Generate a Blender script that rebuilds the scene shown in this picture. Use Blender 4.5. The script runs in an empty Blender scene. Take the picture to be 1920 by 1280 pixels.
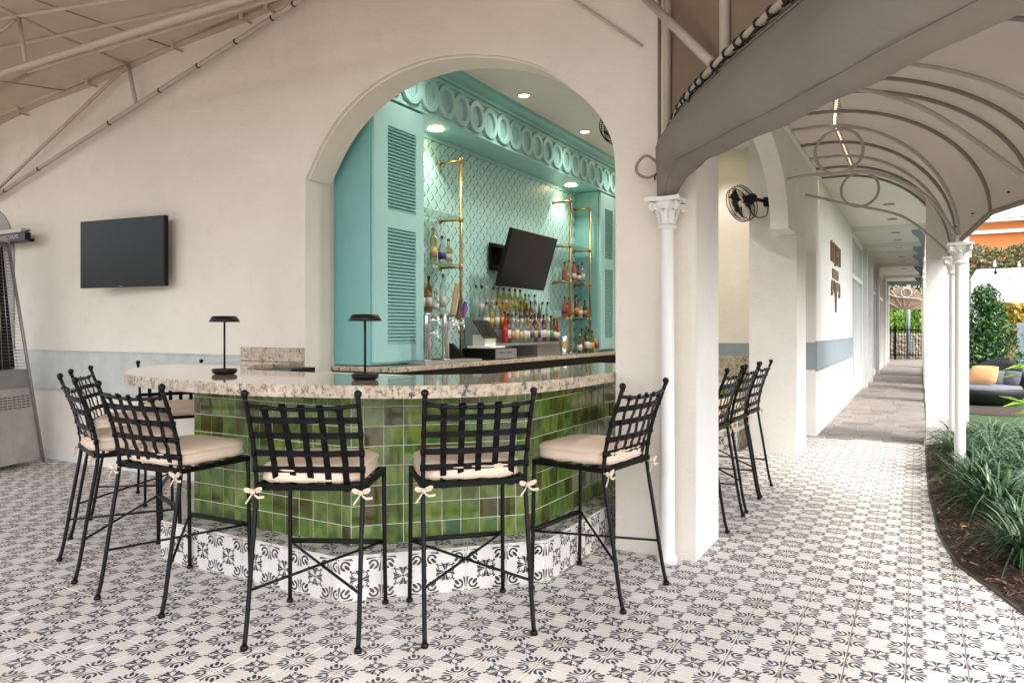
import bpy, bmesh, math, random
from math import sin, cos, pi, sqrt, radians as RAD
from mathutils import Vector, Matrix
random.seed(7)
S = bpy.context.scene
COL = S.collection

# ------------------------------------------------------------------ camera, world, sun, exposure
cam = bpy.data.cameras.new('camera'); camo = bpy.data.objects.new('camera', cam); COL.objects.link(camo)
camo.location = (0, 0, 1.4); camo.rotation_euler = (RAD(90), 0, RAD(29.607))
cam.sensor_width = 36; cam.lens = 36 * 1341 / 1920; cam.shift_y = -22 / 1920
cam.clip_start = 0.05; cam.clip_end = 500
S.camera = camo

SUN_EL, SUN_AZ = 52, 25          # degrees; azimuth measured from +X towards -Y
sdir = Vector((cos(RAD(SUN_EL)) * cos(RAD(SUN_AZ)), -cos(RAD(SUN_EL)) * sin(RAD(SUN_AZ)), sin(RAD(SUN_EL))))
W = bpy.data.worlds.new('World'); S.world = W; W.use_nodes = True
nt = W.node_tree; nt.nodes.clear()
sky = nt.nodes.new('ShaderNodeTexSky'); sky.sky_type = 'NISHITA'; sky.sun_disc = False
sky.sun_elevation = RAD(SUN_EL); sky.sun_rotation = math.atan2(sdir.x, sdir.y)
sky.air_density = 1.0; sky.dust_density = 3.0; sky.ozone_density = 0.6
bg = nt.nodes.new('ShaderNodeBackground'); bg.inputs[1].default_value = 0.15
out = nt.nodes.new('ShaderNodeOutputWorld')
hs = nt.nodes.new('ShaderNodeHueSaturation'); hs.inputs['Saturation'].default_value = 0.30
nt.links.new(sky.outputs[0], hs.inputs['Color']); nt.links.new(hs.outputs[0], bg.inputs[0]); nt.links.new(bg.outputs[0], out.inputs[0])
sl = bpy.data.lights.new('sun', 'SUN'); sl.energy = .65; sl.angle = RAD(18); sl.color = (1, .95, .88)
so = bpy.data.objects.new('sun', sl); COL.objects.link(so); so.rotation_euler = sdir.to_track_quat('Z', 'Y').to_euler()
so.location = (6, -3, 12)
S.view_settings.view_transform = 'Standard'; S.view_settings.look = 'None'
S.view_settings.gamma = 1; S.view_settings.use_curve_mapping = False
S.view_settings.exposure = 2.1
S.render.engine = 'CYCLES'; S.cycles.use_denoising = True
S.cycles.max_bounces = 10; S.cycles.diffuse_bounces = 6; S.cycles.sample_clamp_indirect = 6
S.cycles.caustics_reflective = False; S.cycles.caustics_refractive = False

# ------------------------------------------------------------------ mesh helpers
class MB:
    def __init__(s): s.v = []; s.f = []; s.uv = {}; s.sm = set(); s.mi = {}
    def add(s, vs, fs, uvs=None, smooth=False, m=0):
        o = len(s.v); s.v += [tuple(p) for p in vs]
        for i, f in enumerate(fs):
            k = len(s.f); s.f.append([o + j for j in f])
            if uvs and uvs[i]: s.uv[k] = uvs[i]
            if smooth: s.sm.add(k)
            if m: s.mi[k] = m
        return s
    def box(s, a, b, M=None, m=0):
        x0, y0, z0 = a; x1, y1, z1 = b
        vs = [(x0,y0,z0),(x1,y0,z0),(x1,y1,z0),(x0,y1,z0),(x0,y0,z1),(x1,y0,z1),(x1,y1,z1),(x0,y1,z1)]
        if M: vs = [M @ Vector(p) for p in vs]
        return s.add(vs, [(3,2,1,0),(4,5,6,7),(0,1,5,4),(1,2,6,5),(2,3,7,6),(3,0,4,7)], m=m)
    def rbox(s, a, b, r=.01, M=None, m=0):          # box with chamfered edges
        x0, y0, z0 = a; x1, y1, z1 = b
        bm = bmesh.new(); bmesh.ops.create_cube(bm, size=1)
        for v in bm.verts: v.co = Vector(((x0+x1)/2 + v.co.x*(x1-x0), (y0+y1)/2 + v.co.y*(y1-y0), (z0+z1)/2 + v.co.z*(z1-z0)))
        bmesh.ops.bevel(bm, geom=bm.edges[:], offset=r, segments=2, profile=.5, affect='EDGES')
        bm.verts.index_update()
        vs = [(M @ v.co if M else v.co) for v in bm.verts]; fs = [[v.index for v in f.verts] for f in bm.faces]
        s.add(vs, fs, m=m); bm.free(); return s
    def tube(s, path, r, n=8, closed=False, cap=True, m=0, flat=None):
        P = [Vector(p) for p in path]; N = len(P)
        R = r if hasattr(r, '__len__') else [r] * N
        vs = []; fs = []; prev = None
        for i, p in enumerate(P):
            a = P[i-1] if (i > 0 or closed) else P[i]; b = P[(i+1) % N] if (i < N-1 or closed) else P[i]
            t = (b - a).normalized() if (b - a).length > 1e-9 else Vector((0,0,1))
            if prev is None:
                up = Vector((0,0,1)) if abs(t.z) < .95 else Vector((0,1,0))
                u = t.cross(up).normalized()
            else:
                u = prev - t * prev.dot(t); u.normalize()
            prev = u; w = t.cross(u)
            for k in range(n):
                A = 2*pi*k/n
                vs.append(p + u*(R[i]*cos(A)) + w*(R[i]*sin(A)))
        M_ = N if closed else N-1
        for i in range(M_):
            j = (i+1) % N
            for k in range(n):
                l = (k+1) % n
                fs.append((i*n+k, i*n+l, j*n+l, j*n+k))
        s.add(vs, fs, smooth=True, m=m)
        if cap and not closed:
            o = len(s.v) - len(vs)
            s.f.append([o+k for k in range(n)][::-1]); s.f.append([o+(N-1)*n+k for k in range(n)])
            if m: s.mi[len(s.f)-1] = m; s.mi[len(s.f)-2] = m
        return s
    def lathe(s, prof, n=16, c=(0,0,0), M=None, m=0, smooth=True):
        vs = []; fs = []
        for (r, z) in prof:
            for k in range(n):
                A = 2*pi*k/n; p = Vector((r*cos(A), r*sin(A), z))
                p = (M @ p) if M else p
                vs.append(p + Vector(c))
        for i in range(len(prof)-1):
            for k in range(n):
                l = (k+1) % n
                fs.append((i*n+k, i*n+l, (i+1)*n+l, (i+1)*n+k))
        s.add(vs, fs, smooth=smooth, m=m)
        o = len(s.v) - len(vs)
        if prof[0][0] > 1e-4: s.f.append([o+k for k in range(n)][::-1]); s.mi[len(s.f)-1] = m
        if prof[-1][0] > 1e-4: s.f.append([o+(len(prof)-1)*n+k for k in range(n)]); s.mi[len(s.f)-1] = m
        return s
    def prism(s, poly, z0, z1, M=None, m=0, cap=True):      # polygon in xy, extruded in z
        n = len(poly); vs = [Vector((x,y,z0)) for x,y in poly] + [Vector((x,y,z1)) for x,y in poly]
        if M: vs = [M @ p for p in vs]
        fs = [(i,(i+1)%n,n+(i+1)%n,n+i) for i in range(n)]
        if cap: fs += [list(range(n))[::-1], list(range(n,2*n))]
        return s.add(vs, fs, m=m)
    def mesh(s, name):
        me = bpy.data.meshes.new(name); me.from_pydata(s.v, [], s.f)
        if s.uv:
            L = me.uv_layers.new(name='UVMap')
            for p in me.polygons:
                u = s.uv.get(p.index)
                if u:
                    for k, li in enumerate(p.loop_indices): L.data[li].uv = u[k]
        for k in s.sm: me.polygons[k].use_smooth = True
        for k, m in s.mi.items(): me.polygons[k].material_index = m
        me.update(); return me

def fixn(me):
    bm = bmesh.new(); bm.from_mesh(me); bmesh.ops.recalc_face_normals(bm, faces=bm.faces); bm.to_mesh(me); bm.free()
def tag(o, label=None, cat=None, group=None, kind=None):
    if label: o['label'] = label
    if cat: o['category'] = cat
    if group: o['group'] = group
    if kind: o['kind'] = kind
    return o
def thing(name, label, cat, loc=(0,0,0), rz=0, group=None):
    o = bpy.data.objects.new(name, None); COL.objects.link(o); o.location = loc; o.rotation_euler = (0,0,rz)
    o.empty_display_size = .1
    return tag(o, label, cat, group)
def obj(name, mb, mats, parent=None, world=False, label=None, kind=None, norm=True, loc=None):
    me = mb if isinstance(mb, bpy.types.Mesh) else mb.mesh(name)
    if not isinstance(mb, bpy.types.Mesh):
        for m in (mats if isinstance(mats, (list, tuple)) else [mats]): me.materials.append(m)
        if norm: fixn(me)
    o = bpy.data.objects.new(name, me); COL.objects.link(o)
    if parent:
        o.parent = parent
        if world:
            p = parent; off = Vector((0,0,0))
            while p: off += p.location; p = p.parent
            o.location = -off
    if loc: o.location = loc
    if label: o['label'] = label
    if kind: o['kind'] = kind
    return o
def copy_tree(o, parent=None):
    c = o.copy(); COL.objects.link(c); c.parent = parent
    for ch in o.children: copy_tree(ch, c)
    return c
def structure(name, mb, mat):
    return obj(name, mb, mat, kind='structure')

# ------------------------------------------------------------------ material helpers
class X:                              # tiny expression builder on math nodes
    def __init__(s, t, k): s.t = t; s.k = k
    def op(s, o, *a):
        n = s.t.nodes.new('ShaderNodeMath'); n.operation = o
        for i, q in enumerate((s,)+a):
            if isinstance(q, X): s.t.links.new(q.k, n.inputs[i])
            else: n.inputs[i].default_value = q
        return X(s.t, n.outputs[0])
    def __add__(s,b): return s.op('ADD',b)
    def __radd__(s,b): return s.op('ADD',b)
    def __sub__(s,b): return s.op('SUBTRACT',b)
    def __rsub__(s,b): return (s*-1.0)+b
    def __mul__(s,b): return s.op('MULTIPLY',b)
    def __rmul__(s,b): return s.op('MULTIPLY',b)
    def __truediv__(s,b): return s.op('DIVIDE',b)
    def lt(s,b): return s.op('LESS_THAN',b)
    def gt(s,b): return s.op('GREATER_THAN',b)
    def max(s,b): return s.op('MAXIMUM',b)
    def min(s,b): return s.op('MINIMUM',b)
    def abs(s): return s.op('ABSOLUTE')
    def sqrt(s): return s.op('SQRT')
def new_mat(name):
    m = bpy.data.materials.new(name); m.use_nodes = True
    b = m.node_tree.nodes['Principled BSDF']; return m, m.node_tree, b
def rgb(c): return (c[0], c[1], c[2], 1)
def mixc(t, fac, a, b):
    n = t.nodes.new('ShaderNodeMix'); n.data_type = 'RGBA'
    for i, q in ((0, fac), (6, a), (7, b)):
        if hasattr(q, 'links') or isinstance(q, bpy.types.NodeSocket): t.links.new(q, n.inputs[i])
        elif isinstance(q, X): t.links.new(q.k, n.inputs[i])
        else: n.inputs[i].default_value = rgb(q) if i else q
    return n.outputs[2]
def noise(t, scale, detail=4, co=None, rough=.55):
    n = t.nodes.new('ShaderNodeTexNoise'); n.inputs['Scale'].default_value = scale
    n.inputs['Detail'].default_value = detail; n.inputs['Roughness'].default_value = rough
    if co is None:
        g = t.nodes.new('ShaderNodeNewGeometry'); co = g.outputs['Position']
    t.links.new(co, n.inputs['Vector']); return n.outputs[0]
def ramp(t, fac, pts):
    n = t.nodes.new('ShaderNodeValToRGB'); e = n.color_ramp.elements
    while len(e) < len(pts): e.new(.5)
    for i, (p, c) in enumerate(pts): e[i].position = p; e[i].color = rgb(c) if hasattr(c, '__len__') else (c,c,c,1)
    t.links.new(fac.k if isinstance(fac, X) else fac, n.inputs[0]); return n.outputs[0]
def bump(t, b, h, strength=.3, dist=.01):
    n = t.nodes.new('ShaderNodeBump'); n.inputs['Strength'].default_value = strength; n.inputs['Distance'].default_value = dist
    t.links.new(h.k if isinstance(h, X) else h, n.inputs['Height']); t.links.new(n.outputs[0], b.inputs['Normal'])
def simple(name, col, rough=.5, metal=0, var=.12, vs=6, bmp=0, bs=80, coat=0, spec=.5):
    m, t, b = new_mat(name)
    c2 = [x*(1-var) for x in col]
    if var: t.links.new(mixc(t, ramp(t, noise(t, vs, 5), [(.3,0.),(.7,1.)]), col, c2), b.inputs['Base Color'])
    else: b.inputs['Base Color'].default_value = rgb(col)
    b.inputs['Roughness'].default_value = rough; b.inputs['Metallic'].default_value = metal
    b.inputs['Coat Weight'].default_value = coat; b.inputs['Specular IOR Level'].default_value = spec
    if bmp: bump(t, b, noise(t, bs, 3), bmp, .004)
    return m

def stucco(name, col, dirt=(.55,.48,.40)):
    m, t, b = new_mat(name)
    n1 = noise(t, 1.3, 6); n2 = noise(t, 9, 5)
    c = mixc(t, ramp(t, n1, [(.38,0.),(.72,.7)]), col, [x*.88 for x in col])
    c = mixc(t, ramp(t, n2, [(.55,0.),(.85,.25)]), c, dirt)
    c = mixc(t, X(t, ramp(t, noise(t, 3.1, 8, None, .75), [(.60,0.),(.74,.30)])), c, dirt)
    t.links.new(c, b.inputs['Base Color']); b.inputs['Roughness'].default_value = .85
    h = X(t, noise(t, 60, 4)) * .7 + X(t, noise(t, 220, 2)) * .3 + X(t, noise(t, 5, 4)) * 1.8
    bump(t, b, h, .5, .008); return m
M_wall = stucco('cream stucco', (.775,.715,.635))
M_wallw = stucco('white stucco', (.74,.72,.685))
M_white = simple('white paint', (.76,.75,.72), .4, var=.06, bmp=.08, bs=30)
M_ceil = simple('ceiling paint', (.76,.71,.68), .7, var=.05)
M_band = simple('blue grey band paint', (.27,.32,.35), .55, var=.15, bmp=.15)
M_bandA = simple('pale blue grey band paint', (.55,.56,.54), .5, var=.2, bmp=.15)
M_teal = simple('teal paint', (.21,.475,.465), .33, var=.06, bmp=.05, bs=20)
M_teallt = simple('pale aqua paint', (.34,.61,.605), .38, var=.05, bmp=.05, bs=20)
M_aqua = simple('light aqua board paint', (.44,.74,.70), .42, var=.05)
M_black = simple('black wrought iron', (.0025,.0025,.003), .36, var=.3, vs=60, bmp=.5, bs=90, spec=.22)
M_strap = simple('black steel strap', (.0022,.0022,.0026), .42, var=.25, vs=40, bmp=.2, bs=50, spec=.14)
M_blackp = simple('black plastic', (.004,.004,.0045), .4, var=.1, spec=.22)
M_screen = simple('dark screen', (.005,.005,.0055), .16, var=0, spec=.18)
M_bronze = simple('dark bronze lamp', (.007,.005,.004), .45, var=.1, spec=.25)
M_brass = simple('aged brass', (.52,.36,.14), .32, metal=1, var=.3, vs=14)
M_steel = simple('brushed steel', (.55,.55,.56), .28, metal=1, var=.12)
M_chrome = simple('chrome', (.72,.72,.73), .1, metal=1, var=0)
M_greym = simple('grey metal', (.30,.29,.28), .45, metal=.5, var=.12)
M_pipe = simple('cream tent pipe', (.50,.43,.35), .45, var=.15)
M_wpipe = simple('taupe painted pipe', (.42,.39,.37), .4, var=.1)
M_ribd = simple('dark taupe rib', (.22,.19,.17), .5, var=.1)
M_cord = simple('black cord', (.008,.008,.009), .7, var=0)
M_rope = simple('tan rope', (.35,.27,.19), .8, var=.2)
M_wood = simple('pale wood handle', (.50,.33,.17), .45, var=.4, vs=30)
M_dwood = simple('dark wood handle', (.13,.05,.025), .4, var=.3, vs=30)
M_purple = simple('purple handle', (.16,.03,.30), .35, var=0)
M_grout = simple('pale grout', (.66,.65,.54), .8, var=.1)
M_fgrout = simple('floor grout', (.40,.35,.29), .9, var=.45, vs=3)
M_mulch = None
def fabric(name, col, tr=.35, sheen=False, weave=700):
    m, t, b = new_mat(name)
    o = [n for n in t.nodes if n.type == 'OUTPUT_MATERIAL'][0]
    c = mixc(t, ramp(t, noise(t, 1.6, 5), [(.35,0.),(.75,1.)]), col, [x*.86 for x in col])
    t.links.new(c, b.inputs['Base Color']); b.inputs['Roughness'].default_value = .85; b.inputs['Specular IOR Level'].default_value = .15
    bump(t, b, X(t, noise(t, weave, 1)) * .06 + X(t, noise(t, 4, 4)), .35, .03)
    if tr:
        d = t.nodes.new('ShaderNodeBsdfTranslucent'); t.links.new(c, d.inputs[0])
        x = t.nodes.new('ShaderNodeMixShader'); x.inputs[0].default_value = tr
        t.links.new(b.outputs[0], x.inputs[1]); t.links.new(d.outputs[0], x.inputs[2]); t.links.new(x.outputs[0], o.inputs[0])
    return m
M_tent = fabric('tan tent canvas', (.285,.218,.16), .14)
M_canopy = fabric('taupe canopy canvas', (.31,.265,.22), .14)
M_roll = fabric('grey rolled canvas', (.232,.205,.178), 0)
M_cush = fabric('sand cushion cloth', (.74,.59,.465), 0)
M_tie = fabric('sand cushion tie', (.66,.54,.42), 0)
M_gcush = fabric('grey cushion cloth', (.15,.155,.18), 0)
M_ocush = fabric('orange cushion cloth', (.62,.34,.16), 0)
M_sail = fabric('white marquee canvas', (.80,.79,.77), .2)

def pattern_tile(name, base, ink, uvscale=1):
    m, t, b = new_mat(name)
    uvn = t.nodes.new('ShaderNodeUVMap'); sp = t.nodes.new('ShaderNodeSeparateXYZ'); t.links.new(uvn.outputs[0], sp.inputs[0])
    # wobble the print a little so that edges are hand made
    g = t.nodes.new('ShaderNodeNewGeometry'); pos = g.outputs['Position']
    w = X(t, noise(t, 45, 2, pos)) - .5
    u = X(t, sp.outputs[0]).op('FRACT') + w * .010; v = X(t, sp.outputs[1]).op('FRACT') + w * -.010
    ca = (u - .5).abs(); cb = (v - .5).abs()
    sa = ca / 1.06; sb = cb / .98
    a = sa.max(sb); q = sa.min(sb)                        # centre rosette, folded
    petal = q.lt((a - .035).max(0.0) * .43 + .017) * a.lt(.192 + q * .30) * q.gt(.004) * a.gt(.030)
    core = (a + q).lt(.030)
    dx = a - .132; dy = q - .118
    rr = (dx*dx + dy*dy).sqrt()
    curl = (rr - .036).abs().lt(.0130) * (a + q).gt(.215)
    ex = a - .190; ey = q - .182
    ball = (ex*ex + ey*ey).sqrt().lt(.024)
    stick = (a - q - .008).abs().lt(.008) * (a + q).gt(.28) * (a + q).lt(.38)
    # corner motif, quarter of a large rosette: open crescent, leaf and fishtails
    p0 = .5 - ca; q0 = .5 - cb; p = p0.max(q0); r = p0.min(q0)
    tt = (p + r) * .7071; ss = (p - r) * .7071
    td = tt - .250
    do = (td*td + ss*ss).sqrt()
    cres = (do - .093).abs().lt(.0265 + td * .06) * (td.lt(.035) + ss.gt(.062)).gt(.5) * td.lt(.075)
    l1 = (tt - .310) / .080; l2 = ss / .038
    leaf = (l1*l1 + l2*l2).lt(1.0)
    flare = r.lt((p - .05).max(0.0) * .20 + .013) * p.gt(.07) * p.lt(.315 + r*.6) * r.gt(.016)
    cen = (tt - .045).abs().lt(.012) * ss.lt(.018)
    ink_m = (petal + core + curl + ball + stick + cres + leaf + flare + cen).min(1.0)
    wear = ramp(t, noise(t, 30, 6, pos, .7), [(.26,.55),(.42,1.)])
    big = ramp(t, noise(t, .8, 3, pos), [(.35,.9),(.6,1.)])
    fac = ink_m * X(t, wear) * X(t, big)
    # body: cream to rose, tile by tile, with stained corners
    oi = t.nodes.new('ShaderNodeObjectInfo')
    fl = t.nodes.new('ShaderNodeVectorMath'); fl.operation = 'SNAP'; t.links.new(pos, fl.inputs[0]); fl.inputs[1].default_value = (.228,.228,.228)
    wn = t.nodes.new('ShaderNodeTexWhiteNoise'); t.links.new(fl.outputs[0], wn.inputs[0])
    c = mixc(t, ramp(t, noise(t, 1.1, 4, pos), [(.35,0.),(.68,1.)]), base[0], base[1])
    c = mixc(t, X(t, wn.outputs[0]) * .35, c, base[2])
    st = X(t, ramp(t, noise(t, 5, 5, pos), [(.50,0.),(.64,1.)])) * ((p + r) * -2.6 + 1.0).max(0.0)
    c = mixc(t, st * .8, c, (.36,.25,.16))
    c = mixc(t, X(t, ramp(t, noise(t, 14, 6, pos), [(.55,0.),(.75,.45)])), c, (.45,.38,.32))
    inkc = mixc(t, ramp(t, noise(t, 9, 3, pos), [(.3,0.),(.7,1.)]), ink[0], ink[1])
    c = mixc(t, fac, c, inkc)
    t.links.new(c, b.inputs['Base Color'])
    rg_ = ramp(t, noise(t, 6, 5, pos), [(.3,.44),(.7,.62)])
    t.links.new(rg_, b.inputs['Roughness']); b.inputs['Specular IOR Level'].default_value = .32
    bump(t, b, noise(t, 40, 4, pos), .10, .003)
    return m
M_ftile = pattern_tile('printed cement tile', [(.70,.675,.64),(.66,.605,.55),(.58,.52,.46)], [(.010,.014,.030),(.024,.032,.062)])
M_ptile = pattern_tile('printed plinth tile', [(.70,.68,.66),(.68,.63,.59),(.60,.56,.52)], [(.012,.014,.02),(.03,.033,.04)])

def glaze():
    m, t, b = new_mat('green glazed tile')
    oi = t.nodes.new('ShaderNodeObjectInfo'); tc = t.nodes.new('ShaderNodeTexCoord')
    va = t.nodes.new('ShaderNodeVectorMath'); va.operation = 'ADD'
    cmb = t.nodes.new('ShaderNodeCombineXYZ'); rx = X(t, oi.outputs['Random'])
    for i in range(3): t.links.new((rx * (37. + 11*i)).k, cmb.inputs[i])
    t.links.new(tc.outputs['Object'], va.inputs[0]); t.links.new(cmb.outputs[0], va.inputs[1])
    mp = t.nodes.new('ShaderNodeVectorMath'); mp.operation = 'MULTIPLY'; mp.inputs[1].default_value = (8, 8, 4.5)
    t.links.new(va.outputs[0], mp.inputs[0])
    n = noise(t, 1.0, 2.5, mp.outputs[0])
    f = (rx * .66 + (X(t, n) - .5) * 1.25 + .16)
    c = ramp(t, f, [(.02,(.022,.036,.006)),(.17,(.075,.058,.010)),(.32,(.050,.092,.014)),(.48,(.125,.185,.026)),(.62,(.055,.130,.026)),(.80,(.20,.25,.045)),(1.,(.03,.10,.038))])
    t.links.new(c, b.inputs['Base Color']); b.inputs['Roughness'].default_value = .12
    b.inputs['Coat Weight'].default_value = .25; b.inputs['Coat Roughness'].default_value = .05
    h = X(t, noise(t, 3.0, 2, mp.outputs[0])) + X(t, noise(t, 1.2, 1, mp.outputs[0]))
    bump(t, b, h, .25, .004); return m
M_green = glaze()

def granite():
    m, t, b = new_mat('speckled granite')
    g = t.nodes.new('ShaderNodeNewGeometry'); pos = g.outputs['Position']
    a = noise(t, 9, 8, pos, .7); d = noise(t, 38, 6, pos, .75); e = noise(t, 120, 3, pos, .6)
    c = mixc(t, ramp(t, a, [(.35,0.),(.65,1.)]), (.64,.54,.42), (.40,.31,.23))
    c = mixc(t, ramp(t, d, [(.50,0.),(.62,1.)]), c, (.26,.19,.135))
    k = X(t, ramp(t, noise(t, 26, 8, pos, .8), [(.535,0.),(.585,1.)])) * X(t, ramp(t, noise(t, 5, 3, pos), [(.40,0.),(.55,1.)]))
    c = mixc(t, k, c, (.030,.027,.028))
    c = mixc(t, ramp(t, e, [(.60,0.),(.72,.8)]), c, (.66,.60,.53))
    t.links.new(c, b.inputs['Base Color']); b.inputs['Roughness'].default_value = .07
    b.inputs['Coat Weight'].default_value = .5; b.inputs['Coat Roughness'].default_value = .03
    return m, t, b
M_gran, _, _ = granite()
M_grane, t_, b_ = granite(); b_.inputs['Roughness'].default_value = .55; b_.inputs['Coat Weight'].default_value = 0
bump(t_, b_, noise(t_, 45, 5), .8, .01)

def leafmat(name, c1, c2, c3, tr=.25, rough=.35):
    m, t, b = new_mat(name)
    o = [n for n in t.nodes if n.type == 'OUTPUT_MATERIAL'][0]
    g = t.nodes.new('ShaderNodeNewGeometry')
    r = X(t, g.outputs['Random Per Island'])
    c = ramp(t, r, [(0.,c1),(.55,c2),(1.,c3)])
    t.links.new(c, b.inputs['Base Color']); b.inputs['Roughness'].default_value = rough
    d = t.nodes.new('ShaderNodeBsdfTranslucent'); t.links.new(c, d.inputs[0])
    x = t.nodes.new('ShaderNodeMixShader'); x.inputs[0].default_value = tr
    t.links.new(b.outputs[0], x.inputs[1]); t.links.new(d.outputs[0], x.inputs[2]); t.links.new(x.outputs[0], o.inputs[0])
    return m
M_grass = leafmat('dark strap leaf', (.010,.036,.013), (.026,.078,.030), (.11,.175,.065), .12, .34)
M_leaf = leafmat('glossy shrub leaf', (.015,.06,.015), (.03,.10,.022), (.08,.18,.03), .2, .25)
M_vine = leafmat('dry vine leaf', (.03,.05,.015), (.09,.10,.03), (.28,.22,.08), .25, .5)
M_bleaf = leafmat('bright leaf', (.10,.26,.03), (.22,.42,.05), (.45,.55,.08), .35, .4)
M_yleaf = leafmat('yellow leaf', (.45,.25,.03), (.60,.40,.05), (.40,.42,.08), .3, .4)
M_bark = simple('bark', (.10,.075,.05), .9, var=.4, vs=20, bmp=.5)
def ground_mats():
    global M_mulch, M_lawn, M_paver, M_orange
    m, t, b = new_mat('bark mulch'); 
    c = ramp(t, noise(t, 45, 8, None, .75), [(.3,(.018,.010,.008)),(.5,(.055,.030,.022)),(.7,(.13,.075,.05))])
    t.links.new(c, b.inputs['Base Color']); b.inputs['Roughness'].default_value = .9; bump(t, b, noise(t, 55, 6, None, .7), 1., .03); M_mulch = m
    m, t, b = new_mat('green lawn'); c = ramp(t, noise(t, 70, 6, None, .8), [(.3,(.02,.06,.015)),(.7,(.055,.13,.03))])
    t.links.new(c, b.inputs['Base Color']); b.inputs['Roughness'].default_value = .9; bump(t, b, noise(t, 150, 4), 1., .02); M_lawn = m
    m, t, b = new_mat('mottled paver'); oi = t.nodes.new('ShaderNodeObjectInfo')
    f = X(t, oi.outputs['Random']) * .5 + X(t, noise(t, 3.5, 5)) * .7 - .1
    c = ramp(t, f, [(.1,(.085,.075,.070)),(.35,(.17,.15,.135)),(.6,(.24,.20,.175)),(.85,(.14,.13,.125))])
    t.links.new(c, b.inputs['Base Color']); b.inputs['Roughness'].default_value = .6; bump(t, b, noise(t, 60, 5), .4, .006); M_paver = m
    m, t, b = new_mat('peeling orange render'); c = mixc(t, ramp(t, noise(t, 1.6, 6, None, .7), [(.60,0.),(.64,1.)]), (.62,.22,.07), (.66,.42,.28))
    t.links.new(c, b.inputs['Base Color']); b.inputs['Roughness'].default_value = .9; M_orange = m
ground_mats()
def glassm():
    m, t, b = new_mat('shelf glass'); b.inputs['Base Color'].default_value = (.55,.75,.68,1); b.inputs['Roughness'].default_value = .05
    b.inputs['Transmission Weight'].default_value = .85; b.inputs['IOR'].default_value = 1.3; b.inputs['Alpha'].default_value = .55; return m
M_glass = glassm()
def pane_mat():
    m, t, b = new_mat('window glass'); b.inputs['Base Color'].default_value = (.36,.42,.45,1); b.inputs['Roughness'].default_value = .06
    b.inputs['Coat Weight'].default_value = 1; return m
M_pane = pane_mat()
def emis(name, col, s):
    m, t, b = new_mat(name); b.inputs['Base Color'].default_value = (.8,.8,.8,1); b.inputs['Emission Color'].default_value = rgb(col); b.inputs['Emission Strength'].default_value = s; return m
M_lamp = emis('warm lamp lens', (1,.80,.50), 9)

# ------------------------------------------------------------------ ground and floor
GC = [(.085,10.0),(.08,8.4),(.087,6.97),(.115,6.2),(.126,5.72),(.165,5.35),(.21,5.0),(.29,4.77),(.365,4.59),(.45,4.32),(.60,4.02),(.82,3.72),(1.15,3.4),(1.6,3.1),(2.4,2.8),(4.5,2.5)]
structure('ground', MB().box((-60,-60,-.4),(60,90,-.06)), simple('bare earth', (.20,.17,.13), .95, var=.3))
PX, PY = .2240, .2330; OX, OY = -1.39, 2.88
base = structure('floor', MB().box((-14,-3.2,-.055),(4.6,10.0,-.006)), M_fgrout)
def tile_mb(w, h, th=.012, g=.0018, z=0, bev=.0016):
    b = MB(); a = w/2-g; c = h/2-g
    vs = [(-a,-c,z-th),(a,-c,z-th),(a,c,z-th),(-a,c,z-th),(-a,-c,z-bev),(a,-c,z-bev),(a,c,z-bev),(-a,c,z-bev),
          (-a+bev,-c+bev,z),(a-bev,-c+bev,z),(a-bev,c-bev,z),(-a+bev,c-bev,z)]
    fs = [(8,9,10,11),(4,5,9,8),(5,6,10,9),(6,7,11,10),(7,4,8,11),(0,1,5,4),(1,2,6,5),(2,3,7,6),(3,0,4,7)]
    def U(i): return (.5+vs[i][0]/w, .5+vs[i][1]/h)
    return vs, fs, [[U(i) for i in f] for f in fs]
tv, tf, tu = tile_mb(PX, PY)
tmesh = MB().add(tv, tf, tu).mesh('tile'); tmesh.materials.append(M_ftile)
Fw = Vector((-.494,.869,0)); Rt = Vector((.869,.494,0))
cells = []
rest = MB()
for i in range(-56, 27):
    for j in range(-27, 31):
        x = OX + (i+.5)*PX; y = OY + (j+.5)*PY
        if y > 9.99 or y < -3 or x < -13.8: continue
        if y > 4.55 and x < -2.06: continue
        if x > .25 and y > 4.9: continue
        if x > 1.0 and y > 3.85: continue
        p = Vector((x,y,0)); d = p.dot(Fw); l = p.dot(Rt)
        vis = d > .9 and abs(l)/d < .74 and 1.4/d < .53
        hid = (-4.6 < x < -2.0 and y > 3.0)
        cells.append(((0 if vis and not hid else 50) + d, x, y))
cells.sort()
for k, (d, x, y) in enumerate(cells):
    rz = random.choice((0,1,2,3))
    dz = random.uniform(-.0012,.0012)
    tx, ty = random.uniform(-.0022,.0022), random.uniform(-.0022,.0022)
    if k < 300:
        o = obj('tile', tmesh, None, base); o.location = (x,y,dz)
        o.rotation_euler = (tx, ty, random.uniform(-.006,.006))
    else:
        rest.add([(x+a, y+b, c+dz+a*-ty+b*tx) for a,b,c in tv], tf, tu)
obj('tiles', rest, M_ftile, base, kind='stuff', norm=False)

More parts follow.
